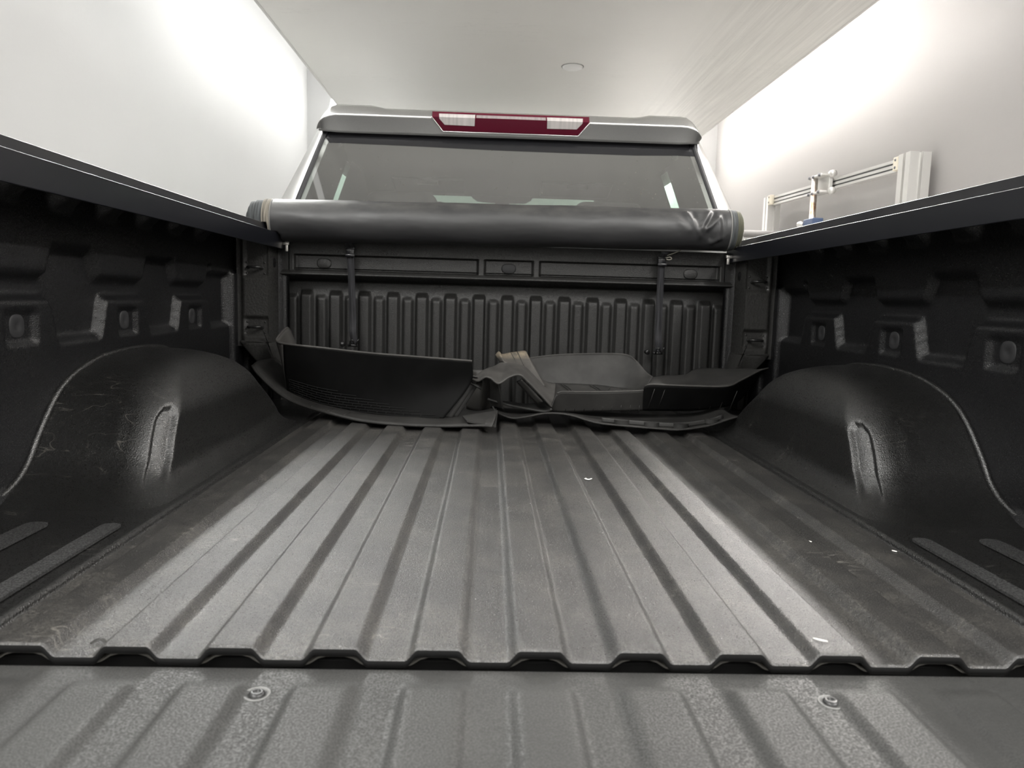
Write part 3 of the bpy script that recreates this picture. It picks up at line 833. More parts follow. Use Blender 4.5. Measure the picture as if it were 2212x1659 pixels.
sp = sharp(meshobj('roof_spoiler', V, [f[::-1] for f in F], M['silver'], truck), 50)
# black underside of the spoiler
grid('spoiler_underside', lin(-0.650, 0.650, 12), [0, 1], lambda x, j: (x, 1.993 + 0.032 * j, 0.9245 + 0.015 * j), M['trim_black'], truck)
# brake light: red housing, two clear lenses, strip of diodes; it follows the crease of the spoiler
def bl_y(z):
    return (1.9545 - 0.0015) + (0.022 * (z - 0.977) / 0.024 if z > 0.977 else 0.030 * (0.977 - z) / 0.048)
def bl_panel(name, outline, off, m, parent):
    # outline (x, z); split at the crease so that the face folds with the spoiler
    bm = bmesh.new()
    vs = [bm.verts.new((x, bl_y(z) - off, z)) for x, z in outline]
    f = bm.faces.new(vs)
    if min(z for _, z in outline) < 0.976 and max(z for _, z in outline) > 0.978:
        pass
    r = bmesh.ops.extrude_face_region(bm, geom=[f])
    for v in r['geom']:
        if isinstance(v, bmesh.types.BMVert): v.co.y += 0.012
    return sharp(bmobj(name, bm, m, parent), 40)
def fold(outline):              # insert the crease points in an outline
    out = []
    for (a, b) in zip(outline, outline[1:] + outline[:1]):
        out.append(a)
        if (a[1] - 0.977) * (b[1] - 0.977) < 0 and abs(a[1] - b[1]) > 0.004:
            t = (0.977 - a[1]) / (b[1] - a[1]); out.append((a[0] + (b[0] - a[0]) * t, 0.977))
    return out
def folded(name, outline, off, m, parent):
    o = fold(outline)
    up = [p for p in o if p[1] >= 0.9769]; dn = [p for p in o if p[1] <= 0.9771]
    bm = bmesh.new()
    for part in (up, dn):
        if len(part) < 3: continue
        A = [bm.verts.new((x, bl_y(z) - off, z)) for x, z in part]
        B = [bm.verts.new((x, bl_y(z) + 0.006, z)) for x, z in part]
        bm.faces.new(A); k = len(A)
        for i in range(k):
            if abs(part[i][1] - 0.977) < 1e-4 and abs(part[(i + 1) % k][1] - 0.977) < 1e-4: continue
            bm.faces.new((A[i], B[i], B[(i + 1) % k], A[(i + 1) % k]))
    bmesh.ops.remove_doubles(bm, verts=bm.verts, dist=1e-6)
    return sharp(bmobj(name, bm, m, parent), 30)
bz = folded('brake_light', [(-0.2775, 1.0005), (-0.2755, 0.977), (-0.238, 0.9375), (0.2355, 0.9375), (0.2715, 0.977), (0.2725, 1.0005)], 0.0035, M['red_lens'], truck)
folded('clear_lens', [(-0.253, 0.9915), (-0.251, 0.972), (-0.233, 0.9545), (-0.129, 0.9535), (-0.127, 0.9915)], 0.0055, M['clear_lens'], bz)
folded('clear_lens', [(0.249, 0.9915), (0.247, 0.972), (0.229, 0.9545), (0.125, 0.9535), (0.123, 0.9915)], 0.0055, M['clear_lens'], bz)
folded('diode_strip', [(-0.123, 0.9905), (-0.123, 0.9785), (0.119, 0.9785), (0.119, 0.9905)], 0.0050, M['led_lens'], bz)
# bright edge of the bezel round the lower sides of the lamp
bez = [(-0.2790, 0.990), (-0.2775, 0.9765), (-0.2390, 0.9350), (0.2365, 0.9350), (0.2735, 0.9765), (0.2745, 0.990)]
bt = tube('lamp_bezel', [(x, bl_y(z) - 0.001, z) for x, z in fold(bez + [])[:len(bez)]], 0.0024, M['silver'], bz, 8)
# roof skin
def roof_fn(u, y):
    xw = 0.665 + 0.085 * ss(2.1, 2.7, y)
    x = u * xw
    return (x, y, 1.012 + 0.045 * ss(2.0, 2.7, y) * (1 - 0.25 * u * u) - (0.05 + 0.09 * ss(2.05, 2.4, y)) * ss(0.88, 1.0, abs(u)))
grid('cab_roof', lin(-1, 1, 30), lin(2.03, 3.45, 16), roof_fn, M['silver'], truck)
# cab sides with window openings, lower body, interior
def side_x(z): return 0.815 - max(0.0, z - 0.55) * 0.30
for sx in (1, -1):
    # door skins below the glass line and roof rail above it
    grid('cab_side', lin(1.90, 4.2, 8), lin(-0.45, 0.56, 8), lambda y, z: (sx * 0.90 - sx * 0.08 * ss(0.3, 0.56, z), y, z), M['silver'], truck, flip=(sx < 0))
    inner = []
    # inner trim: quarter panel ahead of the rear glass, up to the rear edge of the door glass
    zt = lin(0.52, 0.975, 12)
    def trim_x(z): return 0.737 - (z - 0.757) * 0.174
    y0, w0 = (2.49, 0.11) if sx > 0 else (2.535, 0.068)
    def redge(z): return y0 + (z - 0.762) * 0.74            # slanted rear edge of the door window
    grid('quarter_trim', lin(0, 1, 6), zt, lambda t, z: (sx * (wx(z) - 0.02 + (trim_x(z) - wx(z) + 0.02) * t), wy(z) + 0.03 + (redge(z) - wy(z) - 0.03) * t, z), M['seat'], truck, flip=(sx > 0))
    grid('door_glass', lin(0, 1, 4), lin(0.60, 0.975, 4), lambda t, z: (sx * (trim_x(z) + 0.006), redge(z) - 0.01 + 0.95 * t, z), M['glass_green'], truck)
    grid('window_frame', lin(0, 1, 4), lin(0.56, 0.985, 8), lambda t, z: (sx * (trim_x(z) - 0.004), redge(z) + w0 + 1.0 * t, z), M['headliner'], truck)
    grid('roof_side_trim', lin(2.10, 3.4, 8), lin(0.94, 0.985, 4), lambda y, z: (sx * (0.655 + 0.05 * ss(2.1, 2.7, y)), y, z), M['headliner'], truck)
grid('headliner', lin(-1, 1, 14), lin(2.06, 3.345, 10), lambda x, y: (x * (0.650 + 0.075 * ss(2.06, 2.7, y)), y, 0.985 - 0.035 * ss(0.8, 1.0, abs(x)) - 0.088 * ss(3.0, 3.34, y)), M['headliner'], truck)
# windscreen, sensor housing at its top
grid('windscreen', lin(-0.66, 0.66, 10), lin(0, 1, 6), lambda x, t: (x, 3.34 + 0.75 * t, 0.905 - 0.42 * t), M['glass_green'], truck)
prism('mirror_housing', [(-0.184, 3.32, 0.915), (0.165, 3.32, 0.915), (0.145, 3.32, 0.884), (0.115, 3.32, 0.868), (0.03, 3.32, 0.864), (0.03, 3.32, 0.80), (-0.045, 3.32, 0.80), (-0.045, 3.32, 0.864), (-0.14, 3.32, 0.872), (-0.165, 3.32, 0.888)], (0, 0.03, 0), M['seat'], truck)
for sx in (1, -1):
    box('front_pillar_trim', (sx * 0.62, 3.45, 0.83), (0.24, 0.06, 0.22), M['headliner'], truck, 0.02)
def headrest(x, y, z, w, h):
    bm = bmesh.new(); box_bm(bm, (x, y, z), (w, 0.11, h), 0.045, 5)
    for v in bm.verts:
        v.co.y += 0.02 * ((v.co.x - x) / (w / 2)) ** 2
    return bmobj('headrest', bm, M['seat'], truck)
headrest(-0.40, 2.13, 0.69, 0.27, 0.11); headrest(0.38, 2.13, 0.68, 0.27, 0.10)
headrest(-0.40, 2.95, 0.73, 0.27, 0.17); headrest(0.40, 2.95, 0.73, 0.27, 0.17)
for vx in (-0.385, 0.365):
    vis = box('sun_visor', (vx, 3.18, 0.925), (0.36, 0.17, 0.016), M['seat'], truck, 0.006, 3, Matrix.Rotation(math.radians(-14), 4, 'X'))
    lb = box('warning_label', (vx, 3.105, 0.929), (0.105, 0.004, 0.026), M['label'], vis, 0.0, 1, Matrix.Rotation(math.radians(-14), 4, 'X'))
box('rear_bench_back', (0, 2.16, 0.46), (1.36, 0.14, 0.42), M['seat'], truck, 0.05, 4)
box('front_seat_back', (-0.37, 3.0, 0.50), (0.50, 0.14, 0.50), M['seat'], truck, 0.05, 4)
box('front_seat_back', (0.37, 3.0, 0.50), (0.50, 0.14, 0.50), M['seat'], truck, 0.05, 4)
box('dashboard', (0, 3.95, 0.38), (1.45, 0.5, 0.25), M['seat'], truck, 0.05, 3)
box('cab_rear_panel', (0, 1.935, 0.10), (1.66, 0.03, 1.0), M['silver'], truck, 0.01)
box('cab_floor', (0, 3.0, -0.42), (1.7, 2.2, 0.06), M['black'], truck)
# hood and nose beyond the windscreen
grid('hood', lin(-0.86, 0.86, 10), lin(4.05, 5.3, 6), lambda x, y: (x, y, 0.46 - 0.06 * ss(4.6, 5.3, y) - 0.03 * (x / 0.86) ** 2), M['silver'], truck)
box('nose', (0, 5.28, 0.02), (1.75, 0.08, 0.75), M['silver'], truck, 0.03, 3)
# wheels carry it
for sx in (1, -1):
    for wyy in (0.98, 4.72):
        bm = bmesh.new()
        disc_bm(bm, (sx * 0.79, wyy, GZ + 0.40), (sx, 0, 0), [(0.0, 0.06), (0.20, 0.08), (0.23, 0.11), (0.30, 0.12), (0.385, 0.10), (0.40, 0.06), (0.40, -0.06), (0.385, -0.10), (0.30, -0.12), (0.0, -0.10)], 32)
        bmobj('wheel', bm, M['rubber_deep'], truck)

# ------------------------------------------------------------------ tonneau rails
def rail(sx, label):
    pr = [(0.731, 0.497), (0.731, 0.5446), (0.7625, 0.5446), (0.7685, 0.5722), (0.800, 0.5722), (0.800, 0.5385), (0.7345, 0.5385), (0.7345, 0.497)]
    pr = round_poly(pr, 0.0018, 4)
    o = extrude_profile('tonneau_rail', [(sx * x, z) for x, z in pr], [-0.03] + lin(0.2, 1.60, 8) + [1.79], M['rail'])
    tag(o, label, 'rail')
    # bare metal clamp under the front end
    bm = bmesh.new(); box_bm(bm, (sx * 0.7225, 1.735, 0.515), (0.020, 0.012, 0.010), 0.002); box_bm(bm, (sx * 0.7205, 1.737, 0.502), (0.009, 0.010, 0.024), 0.002)
    sharp(bmobj('clamp', bm, M['bare'], o), 40)
    return o
rail(-1, 'black aluminium cover rail along the left bed side')
rail(1, 'black aluminium cover rail along the right bed side')

# ------------------------------------------------------------------ rolled-up tonneau cover
cover = empty('tonneau_cover', (0, 1.715, 0.52))
tag(cover, 'rolled-up black vinyl tonneau cover lying across the front of the bed', 'bed cover')
def roll_shape(x, a, r, yc=1.712, top=None):
    """point on the roll at angle a (0 = rear, pi/2 = up)"""
    zc = 0.586 + 0.0125 * (x + 0.7) / 1.4
    rz, ry = r, r * 0.95
    # slack, slightly wavy belly
    w = 1 + 0.018 * math.sin(7 * x + 1.3 * math.sin(a)) * math.cos(a) + 0.012 * math.sin(17 * x + 3 * a)
    y = yc - ry * math.cos(a) * w; z = zc + rz * math.sin(a) * w
    lim = 0.5745 if abs(x) > 0.7595 else (0.5470 if abs(x) > 0.731 else 0.545 - 0.06 * ss(0.0, 0.02, 0.731 - abs(x)))
    return y, max(z, lim), zc
FOLDS = [((0.500, 0.80), (0.560, -0.10), 0.0030, 1.6), ((0.555, 0.85), (0.600, -0.42), 0.0062, 1.0), ((0.632, 0.95), (0.604, 0.02), 0.0058, 1.0), ((0.604, 0.02), (0.612, -0.16), 0.0040, 0.9),
         ((0.658, 0.50), (0.622, -0.08), 0.0060, 0.8), ((0.658, 0.50), (0.664, -0.50), 0.0062, 0.9), ((0.640, -0.75), (0.664, -0.50), 0.0040, 0.9), ((0.582, 0.45), (0.602, -0.30), 0.0035, 0.8),
         ((0.577, 0.80), (0.592, 0.05), -0.0050, 0.9), ((0.645, 0.80), (0.618, 0.10), -0.0058, 0.8), ((0.624, -0.14), (0.632, -0.50), -0.0075, 1.0), ((0.672, 0.60), (0.674, -0.30), -0.0050, 0.8)]
def pucker(x, a):               # gathered folds near the right end: ridges and valleys along short lines
    t = ss(0.46, 0.54, x) * (1 - ss(0.684, 0.700, x)) * (1 - ss(0.75, 1.4, a)) * ss(-1.5, -0.7, a)
    if t <= 0: return 0.0
    d = 0.0
    for (x0, a0), (x1, a1), h, w in FOLDS:
        dx, da = (x1 - x0), (a1 - a0) * 0.066
        px, pa = (x - x0), (a - a0) * 0.066
        q = max(0.0, min(1.0, (px * dx + pa * da) / (dx * dx + da * da)))
        e = math.hypot(px - dx * q, pa - da * q) / (0.0078 * w)
        d += h * math.exp(-e * e) * (0.55 + 0.45 * math.sin(PI * (0.15 + 0.7 * q)))
    return d * t
def roll_part(name, x0, x1, r0, r1, mtl, parent, nx=60, na=72, caps=True):
    V = []; F = []
    X = lin(x0, x1, nx)
    for i, x in enumerate(X):
        r = r0 + (r1 - r0) * i / (nx - 1)
        for k in range(na):
            a = 2 * PI * k / na
            a2 = a if a <= PI else a - 2 * PI
            rr = r + (pucker(x, a2) if name == 'rolled_sheet' else 0)
            y, z, zc = roll_shape(x, a, rr)
            V.append((x, y, z))
    for i in range(nx - 1):
        for k in range(na):
            k2 = (k + 1) % na
            F.append((i * na + k, i * na + k2, (i + 1) * na + k2, (i + 1) * na + k))
    if caps:
        F.append(tuple(range(na))[::-1]); F.append(tuple(range((nx - 1) * na, nx * na)))
    o = meshobj(name, V, F, mtl, parent)
    bm = bmesh.new(); bm.from_mesh(o.data); bmesh.ops.recalc_face_normals(bm, faces=bm.faces); bm.to_mesh(o.data); bm.free()
    return sharp(o, 60)
R0 = 0.0665
roll_part('rolled_sheet', -0.752, 0.702, R0, R0, M['vinyl'], cover, 300, 96)
roll_part('edge_binding', -0.776, -0.7515, R0 + 0.0005, R0 + 0.0012, M['tape_a'], cover, 8)
roll_part('edge_binding', -0.8005, -0.7755, R0 - 0.0045, R0 - 0.0035, M['tape_b'], cover, 6)
roll_part('edge_binding', -0.8180, -0.8000, R0 - 0.0095, R0 - 0.0085, M['tape_b'], cover, 6)
roll_part('edge_binding', -0.8260, -0.8175, R0 - 0.022, R0 - 0.018, M['tape_b'], cover, 5)
roll_part('edge_binding', -0.8350, -0.8255, R0 - 0.040, R0 - 0.032, M['tape_b'], cover, 5)
roll_part('edge_binding', 0.7015, 0.722, R0 + 0.0005, R0 - 0.003, M['tape_b'], cover, 8)
roll_part('edge_binding', 0.7215, 0.736, R0 - 0.0025, R0 - 0.006, M['tape_c'], cover, 8)
roll_part('edge_binding', 0.7355, 0.743, R0 - 0.006, R0 - 0.016, M['tape_c'], cover, 6)
roll_part('seam', 0.6985, 0.7025, R0 + 0.0012, R0 + 0.0012, M['seam'], cover, 3, caps=False)
roll_part('seam', -0.7525, -0.7490, R0 + 0.0012, R0 + 0.0012, M['seam'], cover, 3, caps=False)
def strap(x0, x1, right):
    # webbing hangs from the roll to a hook low on the front wall
    pts = [(x0, 1.715, 0.523), (x0, 1.722, 0.517), (x0, 1.748, 0.500), (x0 + (x1 - x0) * 0.1, 1.756, 0.45), (x0 + (x1 - x0) * 0.5, 1.764, 0.36), (x0 + (x1 - x0) * 0.8, 1.765, 0.27), (x1, 1.757, 0.235), (x1 + 0.003, 1.765, 0.205), (x1, 1.762, 0.188)]
    pp = crom(pts, 40); w = 0.0112
    V = []; F = []
    for p in pp: V += [(p.x - w, p.y, p.z), (p.x + w, p.y, p.z)]
    for i in range(len(pp) - 1): F.append((2 * i, 2 * i + 1, 2 * i + 3, 2 * i + 2))
    s = meshobj('strap', V, F, M['webbing'], cover); solid(s, 0.0016, 0)
    bm = bmesh.new()
    box_bm(bm, (x0, 1.750, 0.497), (0.027, 0.010, 0.030), 0.003)
    box_bm(bm, (x0, 1.744, 0.484), (0.031, 0.008, 0.008), 0.002)
    box_bm(bm, (x0, 1.744, 0.507), (0.031, 0.008, 0.006), 0.002)
    sharp(bmobj('buckle', bm, M['trim_black'], s), 40)
    hb = bmesh.new()
    hx = x1
    tube_bm(hb, crom([(hx - 0.016, 1.762, 0.190), (hx + 0.016, 1.762, 0.190)], 4), 0.0045, 8)
    tube_bm(hb, crom([(hx - 0.008, 1.758, 0.190), (hx - 0.006, 1.750, 0.204), (hx + 0.002, 1.748, 0.208), (hx + 0.006, 1.752, 0.196)], 12), 0.0028, 8)
    tube_bm(hb, crom([(hx + 0.012, 1.758, 0.192), (hx + 0.018, 1.752, 0.206), (hx + 0.020, 1.756, 0.212)], 8), 0.0026, 8)
    disc_bm(hb, (hx - 0.034, 1.764, 0.193), (0.6, -0.8, 0), [(0, 0.004), (0.008, 0.004), (0.009, 0.0), (0.005, -0.012), (0, -0.014)], 12)
    bmobj('hook', hb, M['hook'], s)
    if right:
        tube('cord', crom([(x0 + 0.052, 1.715, 0.531), (x0 + 0.030, 1.733, 0.520), (x0 + 0.012, 1.739, 0.513), (x0 + 0.010, 1.738, 0.506), (x0 + 0.022, 1.735, 0.509), (x0 + 0.028, 1.735, 0.503), (x0 + 0.018, 1.738, 0.500), (x0 + 0.012, 1.740, 0.502)], 30), 0.0017, M['cord'], s, 8)
    return s
strap(-0.519, -0.512, False)
strap(0.505, 0.508, True)

# ------------------------------------------------------------------ rubber floor mats piled against the front wall
def loft(name, rows, nu, nv, mtl, parent=None, th=0.004, flip=False, fn=None, off=0.0):
    R = [crom(r, nu) for r in rows]
    cols = [crom([R[j][i] for j in range(len(R))], nv) for i in range(nu)]
    V = []
    for i in range(nu):
        for j in range(nv):
            p = cols[i][j]
            if fn: p = fn(i / (nu - 1), j / (nv - 1), p)
            V.append(tuple(p))
    F = []
    for i in range(nu - 1):
        for j in range(nv - 1):
            a = i * nv + j; q = (a, a + nv, a + nv + 1, a + 1)
            F.append(q[::-1] if flip else q)
    o = meshobj(name, V, F, mtl, parent)
    if th: solid(o, th, off)
    return o

# left: deep tray mat with its tall rear wall flared towards the tailgate
A_rim = [(-0.642, 1.40, 0.214), (-0.527, 1.40, 0.204), (-0.397, 1.40, 0.193), (-0.265, 1.40, 0.186), (-0.107, 1.40, 0.178)]
A_mid = [(-0.648, 1.435, 0.134), (-0.536, 1.432, 0.105), (-0.402, 1.43, 0.095), (-0.268, 1.425, 0.092), (-0.110, 1.42, 0.112)]
A_bot = [(-0.651, 1.48, 0.061), (-0.541, 1.46, 0.025), (-0.402, 1.44, 0.012), (-0.291, 1.42, 0.008), (-0.186, 1.405, 0.008)]
tray = empty('tray_floor_mat', (-0.4, 1.5, 0.0))
tag(tray, 'deep black tray floor mat standing at left, its tall wall facing the tailgate', 'floor mat')
def hexgrid(u, v, p):
    return p
loft('tray_wall', [A_rim, A_mid, A_bot], 60, 30, M['rubber_deep'], tray, 0.004)
loft('tray_end', [[(-0.642, 1.40, 0.214), (-0.664, 1.41, 0.222), (-0.664, 1.44, 0.235), (-0.666, 1.49, 0.246), (-0.671, 1.55, 0.252), (-0.679, 1.62, 0.238)],
                  [(-0.648, 1.435, 0.134), (-0.655, 1.44, 0.15), (-0.652, 1.47, 0.16), (-0.650, 1.51, 0.17), (-0.652, 1.56, 0.175), (-0.655, 1.62, 0.17)],
                  [(-0.651, 1.48, 0.061), (-0.650, 1.49, 0.06), (-0.645, 1.51, 0.06), (-0.64, 1.54, 0.06), (-0.635, 1.58, 0.06), (-0.63, 1.62, 0.06)]], 30, 16, M['rubber_light'], tray, 0.004)
loft('tray_floor', [[(-0.651, 1.48, 0.061), (-0.541, 1.46, 0.025), (-0.402, 1.44, 0.012), (-0.291, 1.42, 0.010), (-0.186, 1.405, 0.010)],
                    [(-0.63, 1.62, 0.06), (-0.53, 1.60, 0.03), (-0.40, 1.60, 0.02), (-0.29, 1.60, 0.02), (-0.14, 1.60, 0.02)]], 30, 12, M['rubber'], tray, 0.004)
rim = A_rim
tube('tray_rim', crom([(-0.679, 1.62, 0.238), (-0.671, 1.55, 0.252), (-0.666, 1.49, 0.246), (-0.664, 1.44, 0.235), (-0.664, 1.41, 0.222), (-0.642, 1.40, 0.214)] + A_rim[1:], 70), 0.0032, M['rubber_light'], tray, 8)
# moulded grid on the underside of the wall, near its foot: short bars proud of the rubber
bm = bmesh.new()
Rr = [crom(A_rim, 61), crom(A_mid, 61), crom(A_bot, 61)]
colsA = [crom([Rr[j][i] for j in range(3)], 41) for i in range(61)]
def gp(u, v):
    i = max(0, min(60, u * 60)); j = max(0, min(40, v * 40))
    i0, j0 = min(int(i), 59), min(int(j), 39)
    a = colsA[i0][j0].lerp(colsA[i0 + 1][j0], i - i0); b = colsA[i0][j0 + 1].lerp(colsA[i0 + 1][j0 + 1], i - i0)
    return a.lerp(b, j - j0) + Vector((0, -0.003, -0.001))
for r_i in range(8):
    v = 0.66 + 0.045 * r_i
    u0, u1 = 0.02, min(0.97, 0.30 + 0.105 * r_i)
    tube_bm(bm, [gp(u0 + (u1 - u0) * t, v) for t in lin(0, 1, 14)], 0.0011, 5)
    for q in range(int((u1 - u0) / 0.055)):
        u = u0 + 0.055 * q + (0.027 if r_i % 2 else 0)
        if u < u1 and v + 0.045 <= 1.0: tube_bm(bm, [gp(u, v), gp(u + 0.004, v + 0.045)], 0.0010, 5)
tag(bmobj('moulded_grid', bm, M['rubber_grid'], tray), kind='stuff')
# two thinner mats nested behind the tray; only their right-hand edges show
for q in (1, 2):
    o = empty('nested_floor_mat', (-0.3, 1.5, 0.0))
    tag(o, ['thin black floor mat nested directly behind the tall left tray mat', 'second thin floor mat nested behind, only its slanted right edge visible'][q - 1], 'floor mat', 'mats nested behind the tray')
    dx, dy = 0.012 * q, 0.012 * q
    loft('mat_wall', [[(x * 0.96 + dx, y + dy + 0.004, z - 0.038 * q * ss(-0.25, -0.1, x) - 0.01) for x, y, z in A_rim],
                      [(x * 0.96 + dx, y + dy + 0.004, z) for x, y, z in A_mid],
                      [(x * 0.96 + dx * 1.3, y + dy + 0.004, z + 0.001) for x, y, z in A_bot]], 40, 20, M['rubber'], o, 0.0035)
    loft('mat_floor', [[(x * 0.96 + dx, y + dy + 0.004, z + 0.004 * q) for x, y, z in A_bot], [(x * 0.94 + dx, 1.62, 0.02 + 0.005 * q) for x, y, z in A_bot]], 20, 8, M['rubber'], o, 0.0035)

# left: flat mat under the tray, its left edge climbing the wheel housing
B_front = [(-0.761, 1.50, 0.139), (-0.735, 1.48, 0.114), (-0.672, 1.45, 0.067), (-0.611, 1.42, 0.041), (-0.523, 1.38, 0.024), (-0.411, 1.34, 0.008), (-0.292, 1.315, 0.003), (-0.177, 1.305, 0.004), (-0.075, 1.29, 0.010), (-0.045, 1.285, 0.009)]
B_mid = [(-0.752, 1.53, 0.150), (-0.722, 1.51, 0.122), (-0.66, 1.48, 0.074), (-0.60, 1.45, 0.046), (-0.515, 1.42, 0.026), (-0.405, 1.40, 0.010), (-0.29, 1.38, 0.007), (-0.177, 1.37, 0.007), (-0.07, 1.36, 0.020), (-0.034, 1.36, 0.032)]
B_back = [(-0.735, 1.65, 0.150), (-0.70, 1.65, 0.12), (-0.65, 1.65, 0.08), (-0.58, 1.65, 0.045), (-0.50, 1.65, 0.02), (-0.40, 1.65, 0.008), (-0.29, 1.65, 0.006), (-0.177, 1.65, 0.006), (-0.08, 1.65, 0.006), (-0.03, 1.62, 0.020)]
flat = empty('flat_floor_mat', (-0.4, 1.45, 0.0))
tag(flat, 'flat ribbed rubber floor mat under the tray, its left edge climbing the wheel housing', 'floor mat')
loft('mat_sheet', [B_front, B_mid, B_back], 80, 16, M['rubber_grey'], flat, 0.006)
tube('mat_lip', crom(B_front, 70), 0.0042, M['rubber_grey'], flat, 6)
# moulded cross ribs on the climbing edge
bm = bmesh.new()
bf, bmid = crom(B_front, 60), crom(B_mid, 60)
for i in range(3, 30, 4):
    tube_bm(bm, [bf[i] + Vector((0, 0.001, 0.004)), bmid[i] + Vector((0, 0, 0.004))], 0.0016, 5)
tag(bmobj('mat_ribs', bm, M['rubber'], flat), kind='stuff')
prism('mat_notch', [(-0.030, 1.385, 0.040), (-0.035, 1.29, 0.010), (-0.115, 1.295, 0.022), (-0.13, 1.36, 0.025)], (0, 0, -0.004), M['rubber'], flat)

# right: large tray mat, lying flat, crumpled at its left end
big = empty('crumpled_tray_mat', (0.35, 1.5, 0.0))
tag(big, 'large grey tray floor mat lying open at right with a crumpled left end', 'floor mat')
Cbt = [(0.040, 1.66, 0.150), (0.058, 1.665, 0.166), (0.157, 1.68, 0.181), (0.292, 1.68, 0.189), (0.381, 1.67, 0.189), (0.409, 1.64, 0.174), (0.437, 1.60, 0.139), (0.451, 1.56, 0.128)]
Cbm = [(0.075, 1.63, 0.120), (0.090, 1.635, 0.130), (0.165, 1.65, 0.140), (0.290, 1.65, 0.140), (0.368, 1.635, 0.138), (0.397, 1.605, 0.130), (0.423, 1.56, 0.118), (0.434, 1.52, 0.118)]
Cbb = [(0.095, 1.60, 0.094), (0.108, 1.605, 0.094), (0.170, 1.62, 0.093), (0.287, 1.62, 0.090), (0.355, 1.60, 0.085), (0.385, 1.56, 0.084), (0.404, 1.52, 0.090), (0.412, 1.47, 0.100)]
loft('tray_back_wall', [Cbt, Cbm, Cbb], 60, 16, M['rubber_grey'], big, 0.004, flip=True)
loft('tray_floor', [[(0.10, 1.60, 0.094), (0.170, 1.62, 0.093), (0.287, 1.62, 0.090), (0.355, 1.60, 0.085), (0.405, 1.53, 0.090)],
                    [(0.118, 1.52, 0.068), (0.185, 1.52, 0.070), (0.287, 1.52, 0.072), (0.355, 1.51, 0.072), (0.404, 1.48, 0.082)],
                    [(0.128, 1.43, 0.040), (0.190, 1.43, 0.044), (0.287, 1.43, 0.048), (0.345, 1.43, 0.052), (0.398, 1.42, 0.06)]], 40, 20, M['rubber_grey'], big, 0.004, flip=True)
for pts in ([(0.170, 1.605, 0.0955), (0.185, 1.57, 0.087), (0.195, 1.53, 0.076)], [(0.178, 1.605, 0.0955), (0.194, 1.57, 0.087), (0.204, 1.53, 0.076)],
            [(0.262, 1.605, 0.094), (0.280, 1.57, 0.085), (0.276, 1.54, 0.078)], [(0.272, 1.605, 0.094), (0.290, 1.57, 0.085), (0.286, 1.54, 0.078)],
            [(0.325, 1.595, 0.090), (0.310, 1.56, 0.083)], [(0.360, 1.58, 0.086), (0.345, 1.55, 0.081)], [(0.375, 1.555, 0.084), (0.362, 1.53, 0.080)]):
    tube('moulded_line', crom(pts, 10), 0.0016, M['rubber'], big, 6)
Cfr = [(0.126, 1.40, 0.052), (0.130, 1.40, 0.070), (0.139, 1.40, 0.089), (0.155, 1.40, 0.096), (0.229, 1.40, 0.097), (0.309, 1.40, 0.100), (0.390, 1.40, 0.106)]
Cfb = [(0.120, 1.42, 0.036), (0.123, 1.42, 0.036), (0.130, 1.42, 0.036), (0.159, 1.42, 0.034), (0.234, 1.42, 0.037), (0.315, 1.42, 0.040), (0.394, 1.42, 0.044)]
loft('tray_front_wall', [Cfr, Cfb], 50, 10, M['rubber_grey'], big, 0.004, flip=True)
Crr = [(0.390, 1.40, 0.106), (0.398, 1.39, 0.123), (0.452, 1.38, 0.125), (0.529, 1.37, 0.125), (0.619, 1.36, 0.128), (0.668, 1.39, 0.142), (0.739, 1.44, 0.167), (0.781, 1.48, 0.172)]
Crb = [(0.394, 1.42, 0.044), (0.411, 1.42, 0.044), (0.465, 1.42, 0.045), (0.547, 1.42, 0.048), (0.622, 1.42, 0.059), (0.672, 1.44, 0.068), (0.720, 1.48, 0.100), (0.760, 1.52, 0.140)]
loft('side_front_wall', [Crr, Crb], 60, 10, M['rubber_deep'], big, 0.004, flip=True)
Crk = [(0.451, 1.56, 0.128), (0.470, 1.555, 0.131), (0.491, 1.55, 0.135), (0.549, 1.55, 0.139), (0.585, 1.58, 0.152), (0.640, 1.61, 0.156), (0.700, 1.61, 0.155), (0.755, 1.56, 0.162)]
loft('side_flap', [Crr, [((a[0] + b[0]) / 2, (a[1] + b[1]) / 2, (a[2] + b[2]) / 2 - 0.004) for a, b in zip(Crr, Crk)], Crk], 60, 14, M['rubber_grey'], big, 0.004)
loft('side_flap', [[(0.405, 1.40, 0.110), (0.40, 1.43, 0.105), (0.408, 1.47, 0.100), (0.43, 1.52, 0.112), (0.451, 1.56, 0.128)], [(0.46, 1.39, 0.124), (0.455, 1.44, 0.122), (0.46, 1.48, 0.120), (0.47, 1.52, 0.126), (0.480, 1.555, 0.133)]], 16, 8, M['rubber_grey'], big, 0.004)
# small ribs along the foot of the front wall
bm = bmesh.new()
for i in range(10):
    x = 0.142 + 0.0268 * i
    tube_bm(bm, [(x, 1.4125, 0.060), (x - 0.001, 1.4165, 0.038)], 0.0012, 5)
for i in range(9):
    x = 0.415 + 0.030 * i
    tube_bm(bm, [(x + 0.004, 1.386, 0.112), (x - 0.006, 1.415, 0.052)], 0.0012, 5)
tag(bmobj('moulded_ribs', bm, M['rubber'], big), kind='stuff')
tube('tray_rim', crom(Cfr[2:] + Crr[1:], 90), 0.0027, M['rubber_light'], big, 6)
tube('tray_rim', crom(Cbt, 50), 0.0025, M['rubber_light'], big, 6)
C1 = [(-0.106, 1.42, 0.125), (-0.089, 1.40, 0.120), (-0.069, 1.39, 0.133), (-0.053, 1.38, 0.131), (-0.030, 1.36, 0.119), (0.0, 1.37, 0.137), (0.028, 1.37, 0.144), (0.053, 1.38, 0.124), (0.091, 1.39, 0.086), (0.126, 1.40, 0.050)]
